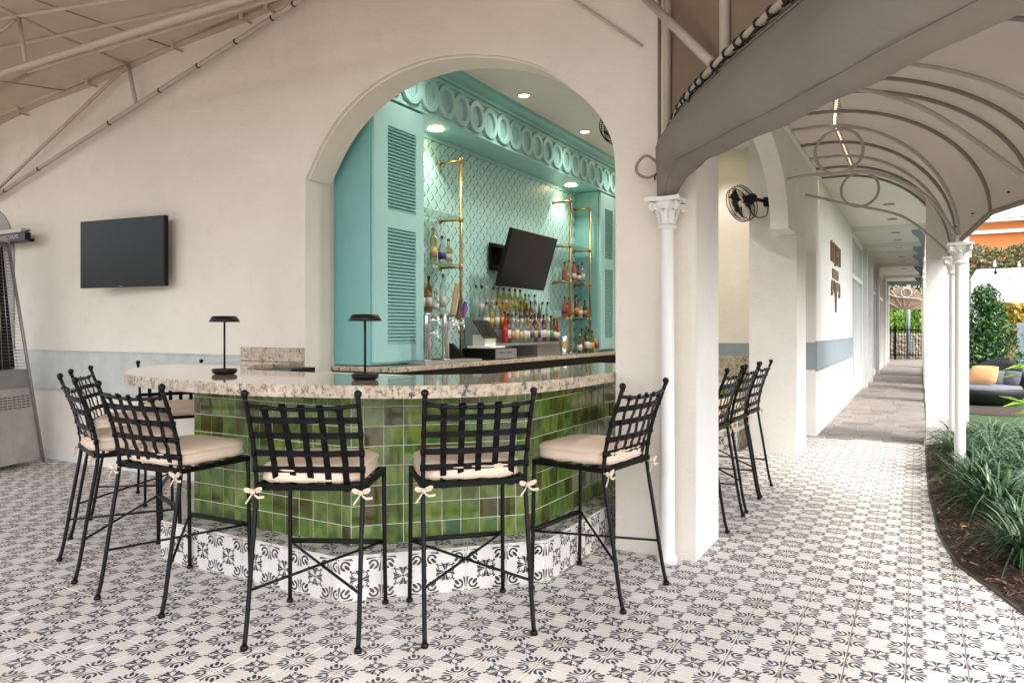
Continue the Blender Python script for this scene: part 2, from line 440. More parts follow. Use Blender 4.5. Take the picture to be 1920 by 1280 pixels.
# corridor paving
pav = structure('pavement', MB().box((-1.6,10.0,-.055),(.10,39,-.012)), M_fgrout)
pm = {}
for w in (.42,.33):
    v_, f_, u_ = tile_mb(w, .285, .015, .004, 0, .006); me = MB().add(v_, f_).mesh('paver'); me.materials.append(M_paver); pm[w] = me
y = 10.145; row = 0; far = MB()
while y < 38.8:
    x = -1.55 + random.uniform(0,.2)
    while x < .02:
        w = random.choice((.42,.33)); 
        if y < 26:
            o = obj('paver', pm[w], None, pav); o.location = (min(x+w/2,.1-w/2), y, random.uniform(-.002,.002))
        else:
            v_, f_, u_ = tile_mb(w, .285, .015, .004, 0, .006); far.add([(a+x+w/2,b+y,c) for a,b,c in v_], f_)
        x += w
    y += .285
obj('pavers', far, M_paver, pav, kind='stuff', norm=False)

# garden ground
mul = MB()
G2 = [(x,y) for x,y in GC]
vs = []; fs = []
NX = 26
for i,(x,y) in enumerate(G2):
    for k in range(NX):
        e = k/(NX-1); xx = x + (5.2 - x)*e**1.3 if i < len(G2)-1 else x
        if i == len(G2)-1: xx = x + .7*e
        yy = y + (0 if i < 4 else (10.1 - y)*0)
        h = .012 + .05*min(1, (xx-x)/.3) + random.uniform(-.012,.012)*min(1,(xx-x)/.1)
        vs.append((xx, yy, h if k else .004))
for i in range(len(G2)-1):
    for k in range(NX-1):
        a = i*NX+k; fs.append((a,a+NX,a+NX+1,a+1))
mul.add(vs, fs, smooth=True)
structure('mulch_bed', mul, M_mulch)
edge = MB()
edge.tube([(x-.006,y,.004) for x,y in G2], .009, 6)
obj('edging_strip', edge, simple('dark edging', (.06,.055,.05), .6)); tag(bpy.data.objects['edging_strip'], kind='structure')
structure('lawn', MB().box((.50,10.1,-.05),(14,31,.012)), M_lawn)
structure('grass_verge', MB().box((.10,10.46,-.05),(.50,31,.008)), M_lawn)
mc = MB(); mc.lathe([(.75,.013),(.70,.03),(.35,.045),(0.0,.05)], 24, (1.15,14.6,0)); structure('mulch_ring', mc, M_mulch)
ck = MB()
def gx(y):
    for (xa,ya),(xb,yb) in zip(GC,GC[1:]):
        if yb <= y <= ya: return xa+(xb-xa)*(ya-y)/(ya-yb)
    return 3.
for _ in range(5200):
    y = random.uniform(3.2,9.9); x = gx(y)+.02+abs(random.gauss(0,.55)); h = .012+.05*min(1,(x-gx(y))/.3)+.006
    a = random.uniform(0,6.3); L = random.uniform(.008,.032); w = random.uniform(.003,.008); u = Vector((cos(a)*L,sin(a)*L,random.uniform(-.008,.012))); v = Vector((-sin(a)*w,cos(a)*w,random.uniform(-.004,.004))); p = Vector((x,y,h+random.uniform(-.004,.012)))
    ck.add([p-u-v,p+u-v*.6,p+u*.9+v,p-u+v*.8],[(0,1,2,3)])
mc_, t_, b_ = new_mat('bark chips'); g_ = t_.nodes.new('ShaderNodeNewGeometry')
t_.links.new(ramp(t_, g_.outputs['Random Per Island'], [(0.,(.025,.012,.009)),(.6,(.10,.05,.035)),(.9,(.22,.13,.08)),(1.,(.40,.30,.20))]), b_.inputs['Base Color']); b_.inputs['Roughness'].default_value = .9
tag(obj('bark_chips', ck, mc_, norm=False), 'loose brown bark chips spread over the planting bed beside the tiles', 'mulch', kind='stuff')
# loose leaves on the mulch
for k,(x,y,c) in enumerate([(.22,6.1,0),(.33,5.28,0),(.62,4.55,0),(.30,5.75,0),(.75,4.75,0)]):
    b = MB(); a = random.uniform(0,6); L = .035
    b.add([(x,y,.065),(x+cos(a)*L+sin(a)*.012,y+sin(a)*L-cos(a)*.012,.075),(x+cos(a)*2*L,y+sin(a)*2*L,.068),(x+cos(a)*L-sin(a)*.012,y+sin(a)*L+cos(a)*.012,.072)], [(0,1,2,3)])
    o = obj('fallen_leaf', b, M_yleaf); tag(o, ['small yellow fallen leaf on the mulch, farthest of the scattered leaves','small yellow fallen leaf on the mulch where the tiled edge begins to curve','small yellow fallen leaf on the mulch close to the tiled edge in front','small yellow fallen leaf on the mulch, second farthest of the scattered leaves','small yellow fallen leaf under the front strap leaf plant'][k], 'leaf', 'fallen leaves on the mulch')

# ------------------------------------------------------------------ building
bld = thing('bar_building', 'cream stucco building with arched bar openings and a white covered walk', 'building', (-1.17,4.3,0))
def bpart(name, mb, mat, parent=None, **k): return obj(name, mb, mat, parent or bld, world=True, **k)

def arch_wall(mb, u0, u1, z1, curve, d0, d1, mp, z0=0):
    """wall in the (u,z) plane between depths d0 and d1 with one opening whose head is curve (left to right)"""
    a, b = curve[0][0], curve[-1][0]
    cols = [(u0, a, None, None)] + [(curve[i][0], curve[i+1][0], curve[i][1], curve[i+1][1]) for i in range(len(curve)-1)] + [(b, u1, None, None)]
    for (ua, ub, za, zb) in cols:
        if ub - ua < 1e-5: continue
        za_ = z0 if za is None else za; zb_ = z0 if zb is None else zb
        for d in (d0, d1): mb.add([mp(ua,za_,d), mp(ub,zb_,d), mp(ub,z1,d), mp(ua,z1,d)], [(0,1,2,3)])
        if za is not None: mb.add([mp(ua,za,d0), mp(ub,zb,d0), mp(ub,zb,d1), mp(ua,za,d1)], [(0,1,2,3)], smooth=True)
    for (u, z) in (curve[0], curve[-1]): mb.add([mp(u,z0,d0), mp(u,z,d0), mp(u,z,d1), mp(u,z0,d1)], [(0,1,2,3)])
    for u in (u0, u1): mb.add([mp(u,z0,d0), mp(u,z1,d0), mp(u,z1,d1), mp(u,z0,d1)], [(0,1,2,3)])
    mb.add([mp(u0,z1,d0), mp(u1,z1,d0), mp(u1,z1,d1), mp(u0,z1,d1)], [(0,1,2,3)])
def catmull(P, n=4):
    out = []
    for i in range(len(P)-1):
        p0, p1, p2, p3 = P[max(i-1,0)], P[i], P[i+1], P[min(i+2,len(P)-1)]
        for k in range(n):
            t = k/n
            out.append(tuple(.5*((2*b)+(-a+c)*t+(2*a-5*b+4*c-d)*t*t+(-a+3*b-3*c+d)*t**3) for a,b,c,d in zip(p0,p1,p2,p3)))
    out.append(tuple(P[-1])); return out
AC = [(-4.41,2.65),(-4.25,2.89),(-4.088,3.07),(-3.9,3.205),(-3.715,3.30),(-3.54,3.355),(-3.36,3.39),(-3.12,3.405),(-2.877,3.386),(-2.69,3.35),(-2.503,3.30),(-2.289,3.215),(-2.15,3.13),(-2.021,3.028),(-1.92,2.94),(-1.83,2.844),(-1.755,2.73),(-1.70,2.59),(-1.682,2.40)]
wa = MB(); arch_wall(wa, -14, -1.17, 5.2, catmull(AC,3), 4.30, 4.59, lambda u,z,d:(u,d,z))
bpart('front_wall', wa, M_wall)
arr = MB()   # slim raised bead round the arch
cv = catmull(AC,3)
for i in range(len(cv)-1):
    (a,za),(b,zb) = cv[i],cv[i+1]
    def off(p,q,r):
        tx,tz = q[0]-p[0], q[1]-p[1]; L = sqrt(tx*tx+tz*tz); return (-tz/L*r, tx/L*r)
    ox,oz = off(cv[i],cv[i+1],-.014)
    arr.add([(a,4.335,za),(b,4.335,zb),(b+ox,4.335,zb+oz),(a+ox,4.335,za+oz),(a,4.585,za),(b,4.585,zb),(b+ox,4.585,zb+oz),(a+ox,4.585,za+oz)],[(3,2,1,0),(2,3,7,6),(4,5,6,7)])
bpart('arch_lining', arr, M_wall)
pil = MB().box((-1.68,4.593,0),(-1.17,4.85,2.52)); pil.box((-1.35,4.593,2.52),(-1.17,4.848,3.45)); bpart('corner_pier', pil, M_wallw); bpart('pier_facing', MB().box((-1.1698,4.302,0),(-1.1655,4.852,5.2)), M_wallw)  # thin sheet added over the wall end, light on this face painted white
# side wall facade (X = -1.17) with the second arch
BC = [(4.85,2.45)] + [(6.355-1.505*cos(pi*k/28), 2.45+.80*sin(pi*k/28)) for k in range(1,28)] + [(7.86,2.45)]
wb = MB(); mpB = lambda u,z,d:(d,u,z)
for i in range(len(BC)-1):
    (a,za),(b,zb) = BC[i],BC[i+1]
    for d in (-1.172,-1.35): wb.add([mpB(a,za,d),mpB(b,zb,d),mpB(b,5.2,d),mpB(a,5.2,d)],[(0,1,2,3)])
    wb.add([mpB(a,za,-1.172),mpB(b,zb,-1.172),mpB(b,zb,-1.35),mpB(a,za,-1.35)],[(0,1,2,3)],smooth=True)
wb.box((-1.35,7.86,2.45),(-1.172,8.438,5.2))
bpart('arch_header', wb, M_wallw)
p2 = MB().box((-1.68,8.44,0),(-1.17,9.17,5.2)); bpart('inner_pier', p2, M_wallw)
# narrow arched doorway and sign wall
DC = [(9.17,2.42)] + [(9.66-.49*cos(pi*k/12), 2.42+.27*sin(pi*k/12)) for k in range(1,12)] + [(10.15,2.42)]
wd = MB()
for i in range(len(DC)-1):
    (a,za),(b,zb) = DC[i],DC[i+1]
    for d in (-1.17,-1.60): wd.add([mpB(a,za,d),mpB(b,zb,d),mpB(b,5.2,d),mpB(a,5.2,d)],[(0,1,2,3)])
    wd.add([mpB(a,za,-1.17),mpB(b,zb,-1.17),mpB(b,zb,-1.60),mpB(a,za,-1.60)],[(0,1,2,3)],smooth=True)
wd.box((-1.60,10.15,0),(-1.17,15.95,5.2)); bpart('sign_wall', wd, M_wallw)
bpart('doorway_back', MB().box((-1.66,9.172,0),(-1.602,10.3,2.9)), M_wall)
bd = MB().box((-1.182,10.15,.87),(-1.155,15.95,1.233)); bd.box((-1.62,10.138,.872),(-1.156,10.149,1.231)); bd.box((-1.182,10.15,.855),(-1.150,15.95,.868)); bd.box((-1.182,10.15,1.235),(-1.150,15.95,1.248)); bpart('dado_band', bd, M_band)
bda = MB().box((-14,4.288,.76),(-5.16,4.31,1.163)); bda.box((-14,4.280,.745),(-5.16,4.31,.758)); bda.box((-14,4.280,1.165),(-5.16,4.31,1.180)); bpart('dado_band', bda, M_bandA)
sk = MB().box((-14,4.285,0),(-4.9,4.31,.10)); bpart('skirting', sk, M_wallw)
# interior shell
ins = MB().box((-4.9,4.592,0),(-4.44,10.4,4.2)); bpart('inner_back_wall', ins, M_wall)
ins = MB().box((-4.44,10.22,0),(-1.602,10.4,4.2)); bpart('end_wall', ins, M_wall)
ine = MB().box((-3.9,10.19,.84),(-1.7,10.219,1.215)); bpart('inner_dado_band', ine, M_band)
inc = MB().box((-4.9,4.592,3.9),(-1.36,10.4,4.05)); bpart('bar_ceiling', inc, M_ceil)
hat = MB().box((-3.25,5.1,3.884),(-2.55,5.9,3.899)); bpart('ceiling_hatch', hat, M_ceil)
bpart('bar_floor', MB().box((-4.5,4.56,-.05),(-2.14,10.25,.004)), simple('quarry floor', (.10,.08,.07), .6))
roofm = MB().box((-14,4.4,5.2),(-1.0,35.2,5.35)); bpart('roof', roofm, M_wallw)
# corridor bays beyond the sign wall
bays = [(15.95,19.3),(19.7,21.3),(22.0,25.3),(25.8,30.8),(31.2,34.3)]
for (a,b) in bays:
    fr = MB(); fr.box((-1.30,a,0),(-1.17,a+.14,3.44)); fr.box((-1.30,b-.14,0),(-1.17,b,3.44)); fr.box((-1.30,a+.14,3.30),(-1.175,b-.14,3.44)); fr.box((-1.30,a+.14,0),(-1.175,b-.14,.16)); fr.box((-1.30,a+.14,2.46),(-1.165,b-.14,2.56))
    w = bpart('window', fr, M_white)
    n = max(2, int((b-a)/.75))
    for k in range(n):
        y0 = a+.14+(b-a-.28)*k/n; y1 = a+.14+(b-a-.28)*(k+1)/n
        if k: bpart('muntin', MB().box((-1.285,y0-.03,.16),(-1.185,y0+.03,3.30)), M_white, w)
        bpart('pane', MB().box((-1.25,y0+.03,.16),(-1.235,y1-.03,2.46)), M_pane, w)
        bpart('pane', MB().box((-1.25,y0+.03,2.56),(-1.235,y1-.03,3.30)), M_pane, w)
prev = None
M_bayp = simple('pale grey paint', (.58,.58,.57), .5)
for (a,b) in bays:
    if prev: bpart('bay_pier', MB().box((-1.45,prev+.004,0),(-1.08,a-.004,3.40)), M_bayp)
    prev = b
bpart('bay_pier', MB().box((-1.45,34.304,0),(-1.1,35.2,3.40)), M_bayp)
bh = MB().box((-1.45,15.96,3.445),(-1.17,35.2,5.2)); bpart('bay_header', bh, M_wallw)
bb = MB().box((-2.2,15.96,0),(-1.47,35.2,5.2)); bpart('bay_back', bb, M_ceil)
# corridor ceiling: boards across the walk, beams, recessed lights
bw = MB().box((-1.17,10.35,3.47),(.5,16.0,3.55)); ceil = bpart('corridor_ceiling', bw, M_ceil)
bo = MB(); y = 10.36
while y < 15.9: bo.box((-1.169,y,3.452),(.36,y+.118,3.469)); y += .13
bpart('boards', bo, M_ceil, ceil, kind='stuff')
bpart('ceiling_panel', MB().box((-1.17,16.0,3.46),(.5,34.9,3.55)), M_ceil)
for yb in (16.0,19.3,21.3,25.3,30.8):
    bpart('ceiling_beam', MB().box((-1.168,yb,3.36),(.36,yb+.12,3.4595)), M_white)
bpart('ceiling_beam', MB().box((.24,10.35,3.36),(.45,15.99,3.4515)), M_white)
bpart('ceiling_beam', MB().box((.13,16.13,3.30),(.45,34.9,3.4595)), M_white)
for yb in (13.2,15.0,17.2,18.6,20.4,23.0,24.6,27.5):
    d = MB().lathe([(.085,0),(.085,.012),(.06,.014)], 16, (-.42,yb,3.437 if yb<16 else 3.445)); d2 = bpart('downlight', d, M_greym)
pierm = MB().box((.08,10.0,0),(.52,10.44,3.36)); pierm.box((.06,9.98,0),(.54,10.46,.06))
bpart('walk_pier', pierm, M_wallw)
for yb in (15.95,19.25,21.25,25.25,30.75):
    q = MB().box((.11,yb,0),(.42,yb+.3,3.36)); q.box((.09,yb-.02,2.72),(.44,yb+.32,2.80)); pp = bpart('walk_pier', q, M_wallw)
    br = MB().prism([(0,0),(-.05,-.05),(-.10,-.18),(-.22,-.30),(-.22,-.36),(0,-.36)][::-1], 0, .10, Matrix.Translation((.105,yb+.1,3.357)) @ Matrix(((1,0,0,0),(0,0,1,0),(0,-1,0,-.36),(0,0,0,1))))
    bpart('bracket', br, M_band, pp)

# ------------------------------------------------------------------ back bar cabinetry
bk = thing('back_bar', 'turquoise panelled back bar with louvred shutters, ringed frieze and granite ledge', 'back bar', (-4.0,7.4,0))
def kpart(name, mb, mat, parent=None, **k): return obj(name, mb, mat, parent or bk, world=True, **k)
XS, XW = -4.0, -4.40
def shutter_block(y0, y1, ys0, ys1):
    sp = MB().rbox((-4.435,y0,1.095),(XS-.03,y1,3.405),.006); kpart('cabinet', sp, M_teal)
    fr = MB()
    X0, X1 = XS-.029, XS
    zs = [(1.275,2.288),(2.445,3.175)]
    fr.box((X0,y0+.02,1.12),(X1,ys0,3.39)); fr.box((X0,ys1,1.12),(X1,y1-.02,3.39))
    fr.box((X0,ys0,1.12),(X1,ys1,1.275)); fr.box((X0,ys0,2.288),(X1,ys1,2.445)); fr.box((X0,ys0,3.175),(X1,ys1,3.39))
    sh = kpart('shutter', fr, M_teallt)
    ang = RAD(35); sme = None
    for (za,zb) in zs:
        n = int((zb-za)/.030)
        for k in range(n):
            z = za + (k+.5)*(zb-za)/n
            if sme is None:
                L = (ys1-ys0)/2-.001
                sme = MB().box((-.017,-L,-.0035),(.017,L,.0035), Matrix.Rotation(ang,4,'Y')).mesh('slat'); sme.materials.append(M_teallt)
            o = obj('slat', sme, None, sh); o.location = Vector((XS-.014,(ys0+ys1)/2,z))
shutter_block(4.66, 5.40, 4.86, 5.26)
shutter_block(9.62, 10.21, 9.80, 10.12)
fs_ = MB().box((-4.435,4.60,3.41),(XS+.0,10.21,3.80)); fs_.box((XS-.002,4.60,3.41),(XS+.012,10.21,3.435)); fs_.box((XS-.002,4.60,3.765),(XS+.014,10.21,3.80))
y = 4.66
while y < 10.1: fs_.box((XS-.001,y,3.44),(XS+.0035,y+.026,3.76)); y += .033
fr_ = kpart('frieze', fs_, M_teallt)
rm = MB()
N = 28
def ell(rx, rz, x): return [(x, rx*cos(2*pi*k/N), rz*sin(2*pi*k/N)) for k in range(N)]
for (x0,x1) in ((.008,.030),):
    A = ell(.148,.158,x1); B = ell(.095,.112,x1); A0 = ell(.152,.162,x0-.004); B0 = ell(.090,.107,x0-.004)
    V = A + B + A0 + B0; F_ = []
    for k in range(N):
        l = (k+1)%N
        F_ += [(k,l,N+l,N+k),(k,2*N+k,2*N+l,l),(N+k,N+l,3*N+l,3*N+k)]
    rm.add(V, F_)
rme = rm.mesh('ring'); rme.materials.append(M_teallt); fixn(rme)
for k in range(20):
    o = obj('ring', rme, None, fr_); o.location = (XS + (.004 if k%2 else 0), 4.90+.272*k, 3.60)
cn = MB()
prof = [(0,0),(.05,0),(.06,.02),(.055,.03),(.10,.05),(.13,.075),(.135,.09),(.16,.095),(.16,.099),(0,.099)]
cn.prism(prof, 0, 5.6, Matrix(((1,0,0,XS+.001),(0,0,1,4.605),(0,1,0,3.801),(0,0,0,1))))
kpart('cornice', cn, M_teal)
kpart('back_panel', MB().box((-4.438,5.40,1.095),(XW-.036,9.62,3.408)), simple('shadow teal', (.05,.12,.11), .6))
# diamond boards of the panelled wall, a slit left open along two edges of every diamond
cw, per = .0725, .153
z0, z1 = 1.10, 3.366
def diamond_column(off):
    m = MB(); z = z0 + off - per
    while z < z1 + per/2:
        w, h, g, f = cw, per/2, .0105, .60
        def E_(a, b, t): return (a[0]+(b[0]-a[0])*t, a[1]+(b[1]-a[1])*t)
        Rp = (w, 0); T = (0, h); B = (0, -h); Lp = (-w, 0)
        P = [Lp, B, E_(Rp, B, f), (E_(Rp, B, f)[0]-g, E_(Rp, B, f)[1]+.001), (w-g*1.15, 0), (E_(Rp, T, f)[0]-g, E_(Rp, T, f)[1]-.001), E_(Rp, T, f), T]
        P = [(y, min(max(z+zz, z0), z1)) for y, zz in P]; n = len(P)
        if max(p[1] for p in P) - min(p[1] for p in P) < .004: z += per; continue
        V = [(0, y, zz) for y, zz in P] + [(-.033, y, zz) for y, zz in P]
        if P[-1][1] > P[1][1] + .004: m.add(V, [tuple(range(n))] + [(i, (i+1) % n, n+(i+1) % n, n+i) for i in range(2, 6)])
        z += per
    me = m.mesh('diamond_boards'); me.materials.append(M_aqua); return me
dms = [diamond_column(.0), diamond_column(per/2)]
k = 0
while 5.40 + k*cw < 9.56:
    o = kpart('diamond_boards', dms[k%2], None); o.location = o.location + Vector((XW, 5.44+k*cw, 0)); k += 1
kpart('top_rail', MB().box((XW-.03,5.402,3.365),(XW+.012,9.618,3.408)), M_teallt)
ct = MB().rbox((-4.44,4.62,1.045),(-3.73,10.2,1.09),.006); kpart('granite_ledge', ct, M_gran)
kpart('under_counter', MB().box((-4.44,4.64,.02),(-3.80,10.19,1.043)), M_blackp)
st = MB()
for (a,b) in ((4.7,6.6),(6.65,8.3),(8.35,10.1)): st.box((-3.80,a,.80),(-3.76,b,.90)); st.box((-3.80,a,.1),(-3.775,b,.78))
kpart('drawer_front', st, M_steel)
for (x,y) in ((-4.2,5.85),(-4.2,9.05)):
    kpart('soffit_light', MB().lathe([(.075,0),(.075,-.008),(.05,-.010),(.045,-.004),(0,-.004)],18,(x,y,3.409)), [M_lamp])
    la = bpy.data.lights.new('spot','SPOT'); la.energy = 8; la.color = (1,.91,.80); la.spot_size = RAD(120); la.spot_blend = .6; la.shadow_soft_size = .05
    lo = bpy.data.objects.new('spot', la); COL.objects.link(lo); lo.location = (x,y,3.385); lo.rotation_euler = (0,0,0)
for k,yy in enumerate((5.1,6.7,8.3,9.9)):
    dl = thing('ceiling_downlight', ['round recessed downlight in bar ceiling hidden nearest the arch','round lit downlight in bar ceiling, nearer of the two seen in the arch','round lit downlight in bar ceiling just below the ceiling fan','round recessed downlight in bar ceiling at the far end'][k], 'downlight', (-3.66,yy,3.9), group='bar ceiling downlights')
    obj('trim', MB().lathe([(.085,-.001),(.085,-.010),(.06,-.012),(.055,-.003)],20), M_white, dl)
    obj('lens', MB().lathe([(.055,-.004),(.03,-.006),(0,-.006)],20), M_lamp, dl)
    la = bpy.data.lights.new('spot','SPOT'); la.energy = 6; la.color = (1,.92,.82); la.spot_size = RAD(140); la.spot_blend = 1; la.shadow_soft_size = .05
    lo = bpy.data.objects.new('spot', la); COL.objects.link(lo); lo.location = (-3.66,yy,3.87)

la = bpy.data.lights.new('spot','SPOT'); la.energy = 14; la.color = (1,.89,.82); la.spot_size = RAD(100); la.spot_blend = .7; la.shadow_soft_size = .05  # lamp added out of view to brighten the end wall
lo = bpy.data.objects.new('spot', la); COL.objects.link(lo); lo.location = (-2.3,9.75,3.87)
dl = thing('ceiling_downlight', 'round recessed downlight close to the end wall behind the side arch', 'downlight', (-2.3,9.75,3.9), group='bar ceiling downlights')
obj('trim', MB().lathe([(.085,-.001),(.085,-.010),(.06,-.012),(.055,-.003)],20), M_white, dl); obj('lens', MB().lathe([(.055,-.004),(.03,-.006),(0,-.006)],20), M_lamp, dl)

for k,yy in enumerate((5.4,7.0,8.6)):  # row of downlights added out of view to light the bar interior
    dl = thing('ceiling_downlight', ['round recessed downlight over the counter side of the bar, nearest the front arch','round recessed downlight over the counter side of the bar, middle of its row','round recessed downlight over the counter side of the bar, by the fan pier'][k], 'downlight', (-2.6,yy,3.9), group='bar ceiling downlights')
    obj('trim', MB().lathe([(.085,-.001),(.085,-.010),(.06,-.012),(.055,-.003)],20), M_white, dl); obj('lens', MB().lathe([(.055,-.004),(.03,-.006),(0,-.006)],20), M_lamp, dl)
    la = bpy.data.lights.new('spot','SPOT'); la.energy = 46; la.color = (1,.93,.84); la.spot_size = RAD(150); la.spot_blend = 1; la.shadow_soft_size = .08
    lo = bpy.data.objects.new('spot', la); COL.objects.link(lo); lo.location = (-2.6,yy,3.87)

# ------------------------------------------------------------------ the bar
bar = thing('tiled_bar', 'U shaped bar in mixed green glazed tiles on a printed tile plinth with granite top', 'bar', (-3.31,3.4,0))
def rpart(name, mb, mat, parent=None, **k): return obj(name, mb, mat, parent or bar, world=True, **k)
def ch(cx, hw, yf, c, yb): # chamfered U outline, from left rear to right rear
    return [(cx-hw,yb),(cx-hw,yf+c),(cx-hw+c,yf),(cx+hw-c,yf),(cx+hw,yf+c),(cx+hw,yb)]
CXB = -3.31
PL = ch(CXB,1.52,2.745,.80,4.29); BO = ch(CXB,1.345,2.925,.695,4.29)
PL = PL[:-1] + [(PL[-1][0],5.40),(-2.7,5.40),(-2.7,4.285)]; BO = BO[:-1] + [(BO[-1][0],5.40),(-2.6,5.40),(-2.6,4.285)]
body = MB().prism([(x,y) for x,y in BO], .21, 1.060)
body.box((-2.6,5.42,0),(-1.968,8.0,.82)); rpart('body', body, M_grout)
pl = MB().prism([(x,y) for x,y in PL], 0, .222); plinth = rpart('plinth', pl, M_grout)
# rows of tiles set on a straight face p->q
def face_tiles(p, q, z0, z1, pw, phh, mat, parent, name, th=.0045, uv=False, start=0.0, skip=None):
    p = Vector((p[0],p[1],0)); q = Vector((q[0],q[1],0)); d = (q-p); L = d.length; d.normalize(); nrm = Vector((d.y,-d.x,0))
    rot = math.atan2(d.y, d.x)
    n = int(math.ceil((L+start)/pw)); rows = int(math.ceil((z1-z0)/phh - .02)); cache = {}
    for r in range(rows):
        za = z0 + r*phh; zb = min(z1, za+phh)
        for k in range(n):
            a = max(0, k*pw-start); b = min(L, (k+1)*pw-start)
            if b-a < .012: continue
            key = (round(b-a,4), round(zb-za,4), round(a+start-k*pw,3))
            if key not in cache:
                w, h = b-a, zb-za; g = .0026 if not uv else .0014; bv = .0022; mb = MB()
                vs = [(-w/2+g,0,-h/2+g),(w/2-g,0,-h/2+g),(w/2-g,0,h/2-g),(-w/2+g,0,h/2-g)]
                v2 = [(x,-th+bv,z) for x,_,z in vs]; v3 = [(x-(bv if x>0 else -bv),-th,z-(bv if z>0 else -bv)) for x,_,z in vs]
                V = vs+v2+v3; F_ = [(8,9,10,11)] + [(i,(i+1)%4,4+(i+1)%4,4+i) for i in range(4)] + [(4+i,4+(i+1)%4,8+(i+1)%4,8+i) for i in range(4)]
                u0 = (a+start-k*pw)/pw
                UV = [[(u0+(V[i][0]+w/2)/pw, (V[i][2]+h/2)/phh) for i in f] for f in F_] if uv else None
                mb.add(V, F_, UV); me = mb.mesh(name); me.materials.append(mat); fixn(me); cache[key] = me
            o = obj(name, cache[key], None, parent, world=True)
            c = p + d*((a+b)/2); jit = random.uniform(-.0008,.0008)
            o.location = o.location + Vector((c.x+nrm.x*jit, c.y+nrm.y*jit, (za+zb)/2))
            o.rotation_euler = (random.uniform(-.004,.004), 0, rot + random.uniform(-.004,.004))
for i,(st_,) in zip((2,3,4), ((.05,),(.04,),(.02,))):
    face_tiles(BO[i], BO[i+1], .232, 1.066, .107, .107, M_green, bar, 'tile', start=st_)
face_tiles((-1.968,5.43),(-1.968,7.0), .232, .80, .107, .107, M_green, bar, 'tile')
for i,s_ in ((2,.165),(3,0.),(4,0.)):
    face_tiles(PL[i], PL[i+1], 0.002, .226, .2235, .2235, M_ptile, plinth, 'tile', uv=True, start=s_)
# plinth ledge tiles (flat), cut to the ledge
def ledge(p, q, pi_, qi_, n):
    for k in range(n):
        a, b = (k+.012)/n, (k+1-.012)/n
        P = [Vector(p).lerp(Vector(q),a), Vector(p).lerp(Vector(q),b), Vector(pi_).lerp(Vector(qi_),b), Vector(pi_).lerp(Vector(qi_),a)]
        V = [(v.x,v.y,.236) for v in P] + [(v.x,v.y,.223) for v in P]
        m = MB().add(V, [(0,1,2,3),(0,4,5,1),(1,5,6,2),(2,6,7,3),(3,7,4,0)], [[(0,0),(1,0),(1,.8),(0,.8)]]+[[(0,0)]*4]*4)
        rpart('tile', m, M_ptile, plinth)
dn = lambda p: (p[0],p[1])
ledge(PL[2],PL[3],BO[2],BO[3],6); ledge(PL[3],PL[4],BO[3],BO[4],5); ledge(PL[4],PL[5],BO[4],BO[5],8)
# inner end block with the stepped plinth, seen beyond the corner pier
rpart('plinth', MB().box((-2.4,8.45,0),(-1.83,9.3,.222)), M_grout)
face_tiles((-2.35,8.449),(-1.83,8.449), .002,.222,.2235,.2235,M_ptile,plinth,'tile',uv=True,start=.0)
face_tiles((-1.829,8.45),(-1.829,9.3), .002,.222,.2235,.2235,M_ptile,plinth,'tile',uv=True)
rpart('body', MB().box((-2.45,8.62,.222),(-2.0,9.3,.82)), M_green)
# countertop outline
TOP = [(-5.12,4.285),(-5.08,3.75),(-5.03,3.40),(-4.83,3.10),(-4.55,2.86),(-4.28,2.67),(-3.9,2.53),(-3.4,2.46),(-2.95,2.47),(-2.65,2.54),(-2.39,2.62),(-2.15,2.74),(-1.95,2.92),(-1.81,3.15),(-1.73,3.42),(-1.70,3.75),(-1.695,4.1),(-1.695,4.75),(-1.695,5.44)]
TOPc = catmull(TOP,5)
INN = [(-2.28,5.44),(-2.28,3.75),(-2.72,3.32),(-3.95,3.32),(-4.42,3.75),(-4.42,4.285)]
poly = TOPc + INN
def slab(poly, z0, z1, rough=.004):
    mb = MB(); n = len(poly)
    mb.add([(x,y,z1) for x,y in poly], [tuple(range(n))]); mb.add([(x,y,z0+.0005) for x,y in poly], [tuple(range(n))[::-1]])
    R = 5; V = []; cx = sum(p[0] for p in poly)/n; cy = 3.6
    for k in range(R+1):
        z = z1 + (z0-z1)*k/R
        for (x,y) in poly:
            r = random.uniform(-rough,rough) if 0 < k < R else 0
            V.append((x + r*1.0, y + r, z))
    F_ = [(k*n+i, k*n+(i+1)%n, (k+1)*n+(i+1)%n, (k+1)*n+i) for k in range(R) for i in range(n)]
    mb.add(V, F_, m=1, smooth=True); return mb
rpart('countertop', slab(poly, 1.068, 1.13), [M_gran, M_grane])
lowt = MB().rbox((-2.75,5.46,.822),(-1.69,8.0,.88),.006); rpart('low_countertop', lowt, [M_gran])
rpart('backsplash', MB().rbox((-5.155,4.262,1.131),(-4.419,4.298,1.25),.004), M_gran)
rpart('backsplash', MB().rbox((-3.6,10.15,.70),(-1.72,10.188,1.03),.004), M_gran)
rpart('liner', MB().prism([(-2.32,4.5),(-2.32,3.80),(-2.76,3.36),(-3.93,3.36),(-4.38,3.80),(-4.38,4.2),(-4.2,4.2),(-4.2,3.95),(-3.85,3.6),(-2.85,3.6),(-2.55,3.9),(-2.55,4.5)], .25, 1.10), M_blackp)
uw = thing('ice_station', 'black and stainless under bar station behind the granite counter', 'bar station', (-3.3,4.0,0))
obj('cabinet', MB().rbox((-.85,-.35,.05),(.8,.05,.99),.01), M_blackp, uw); obj('splash_rail', MB().box((-.85,-.30,.992),(.8,-.27,1.06)).box((-.85,-.27,.992),(.8,.05,1.005)), M_steel, uw)

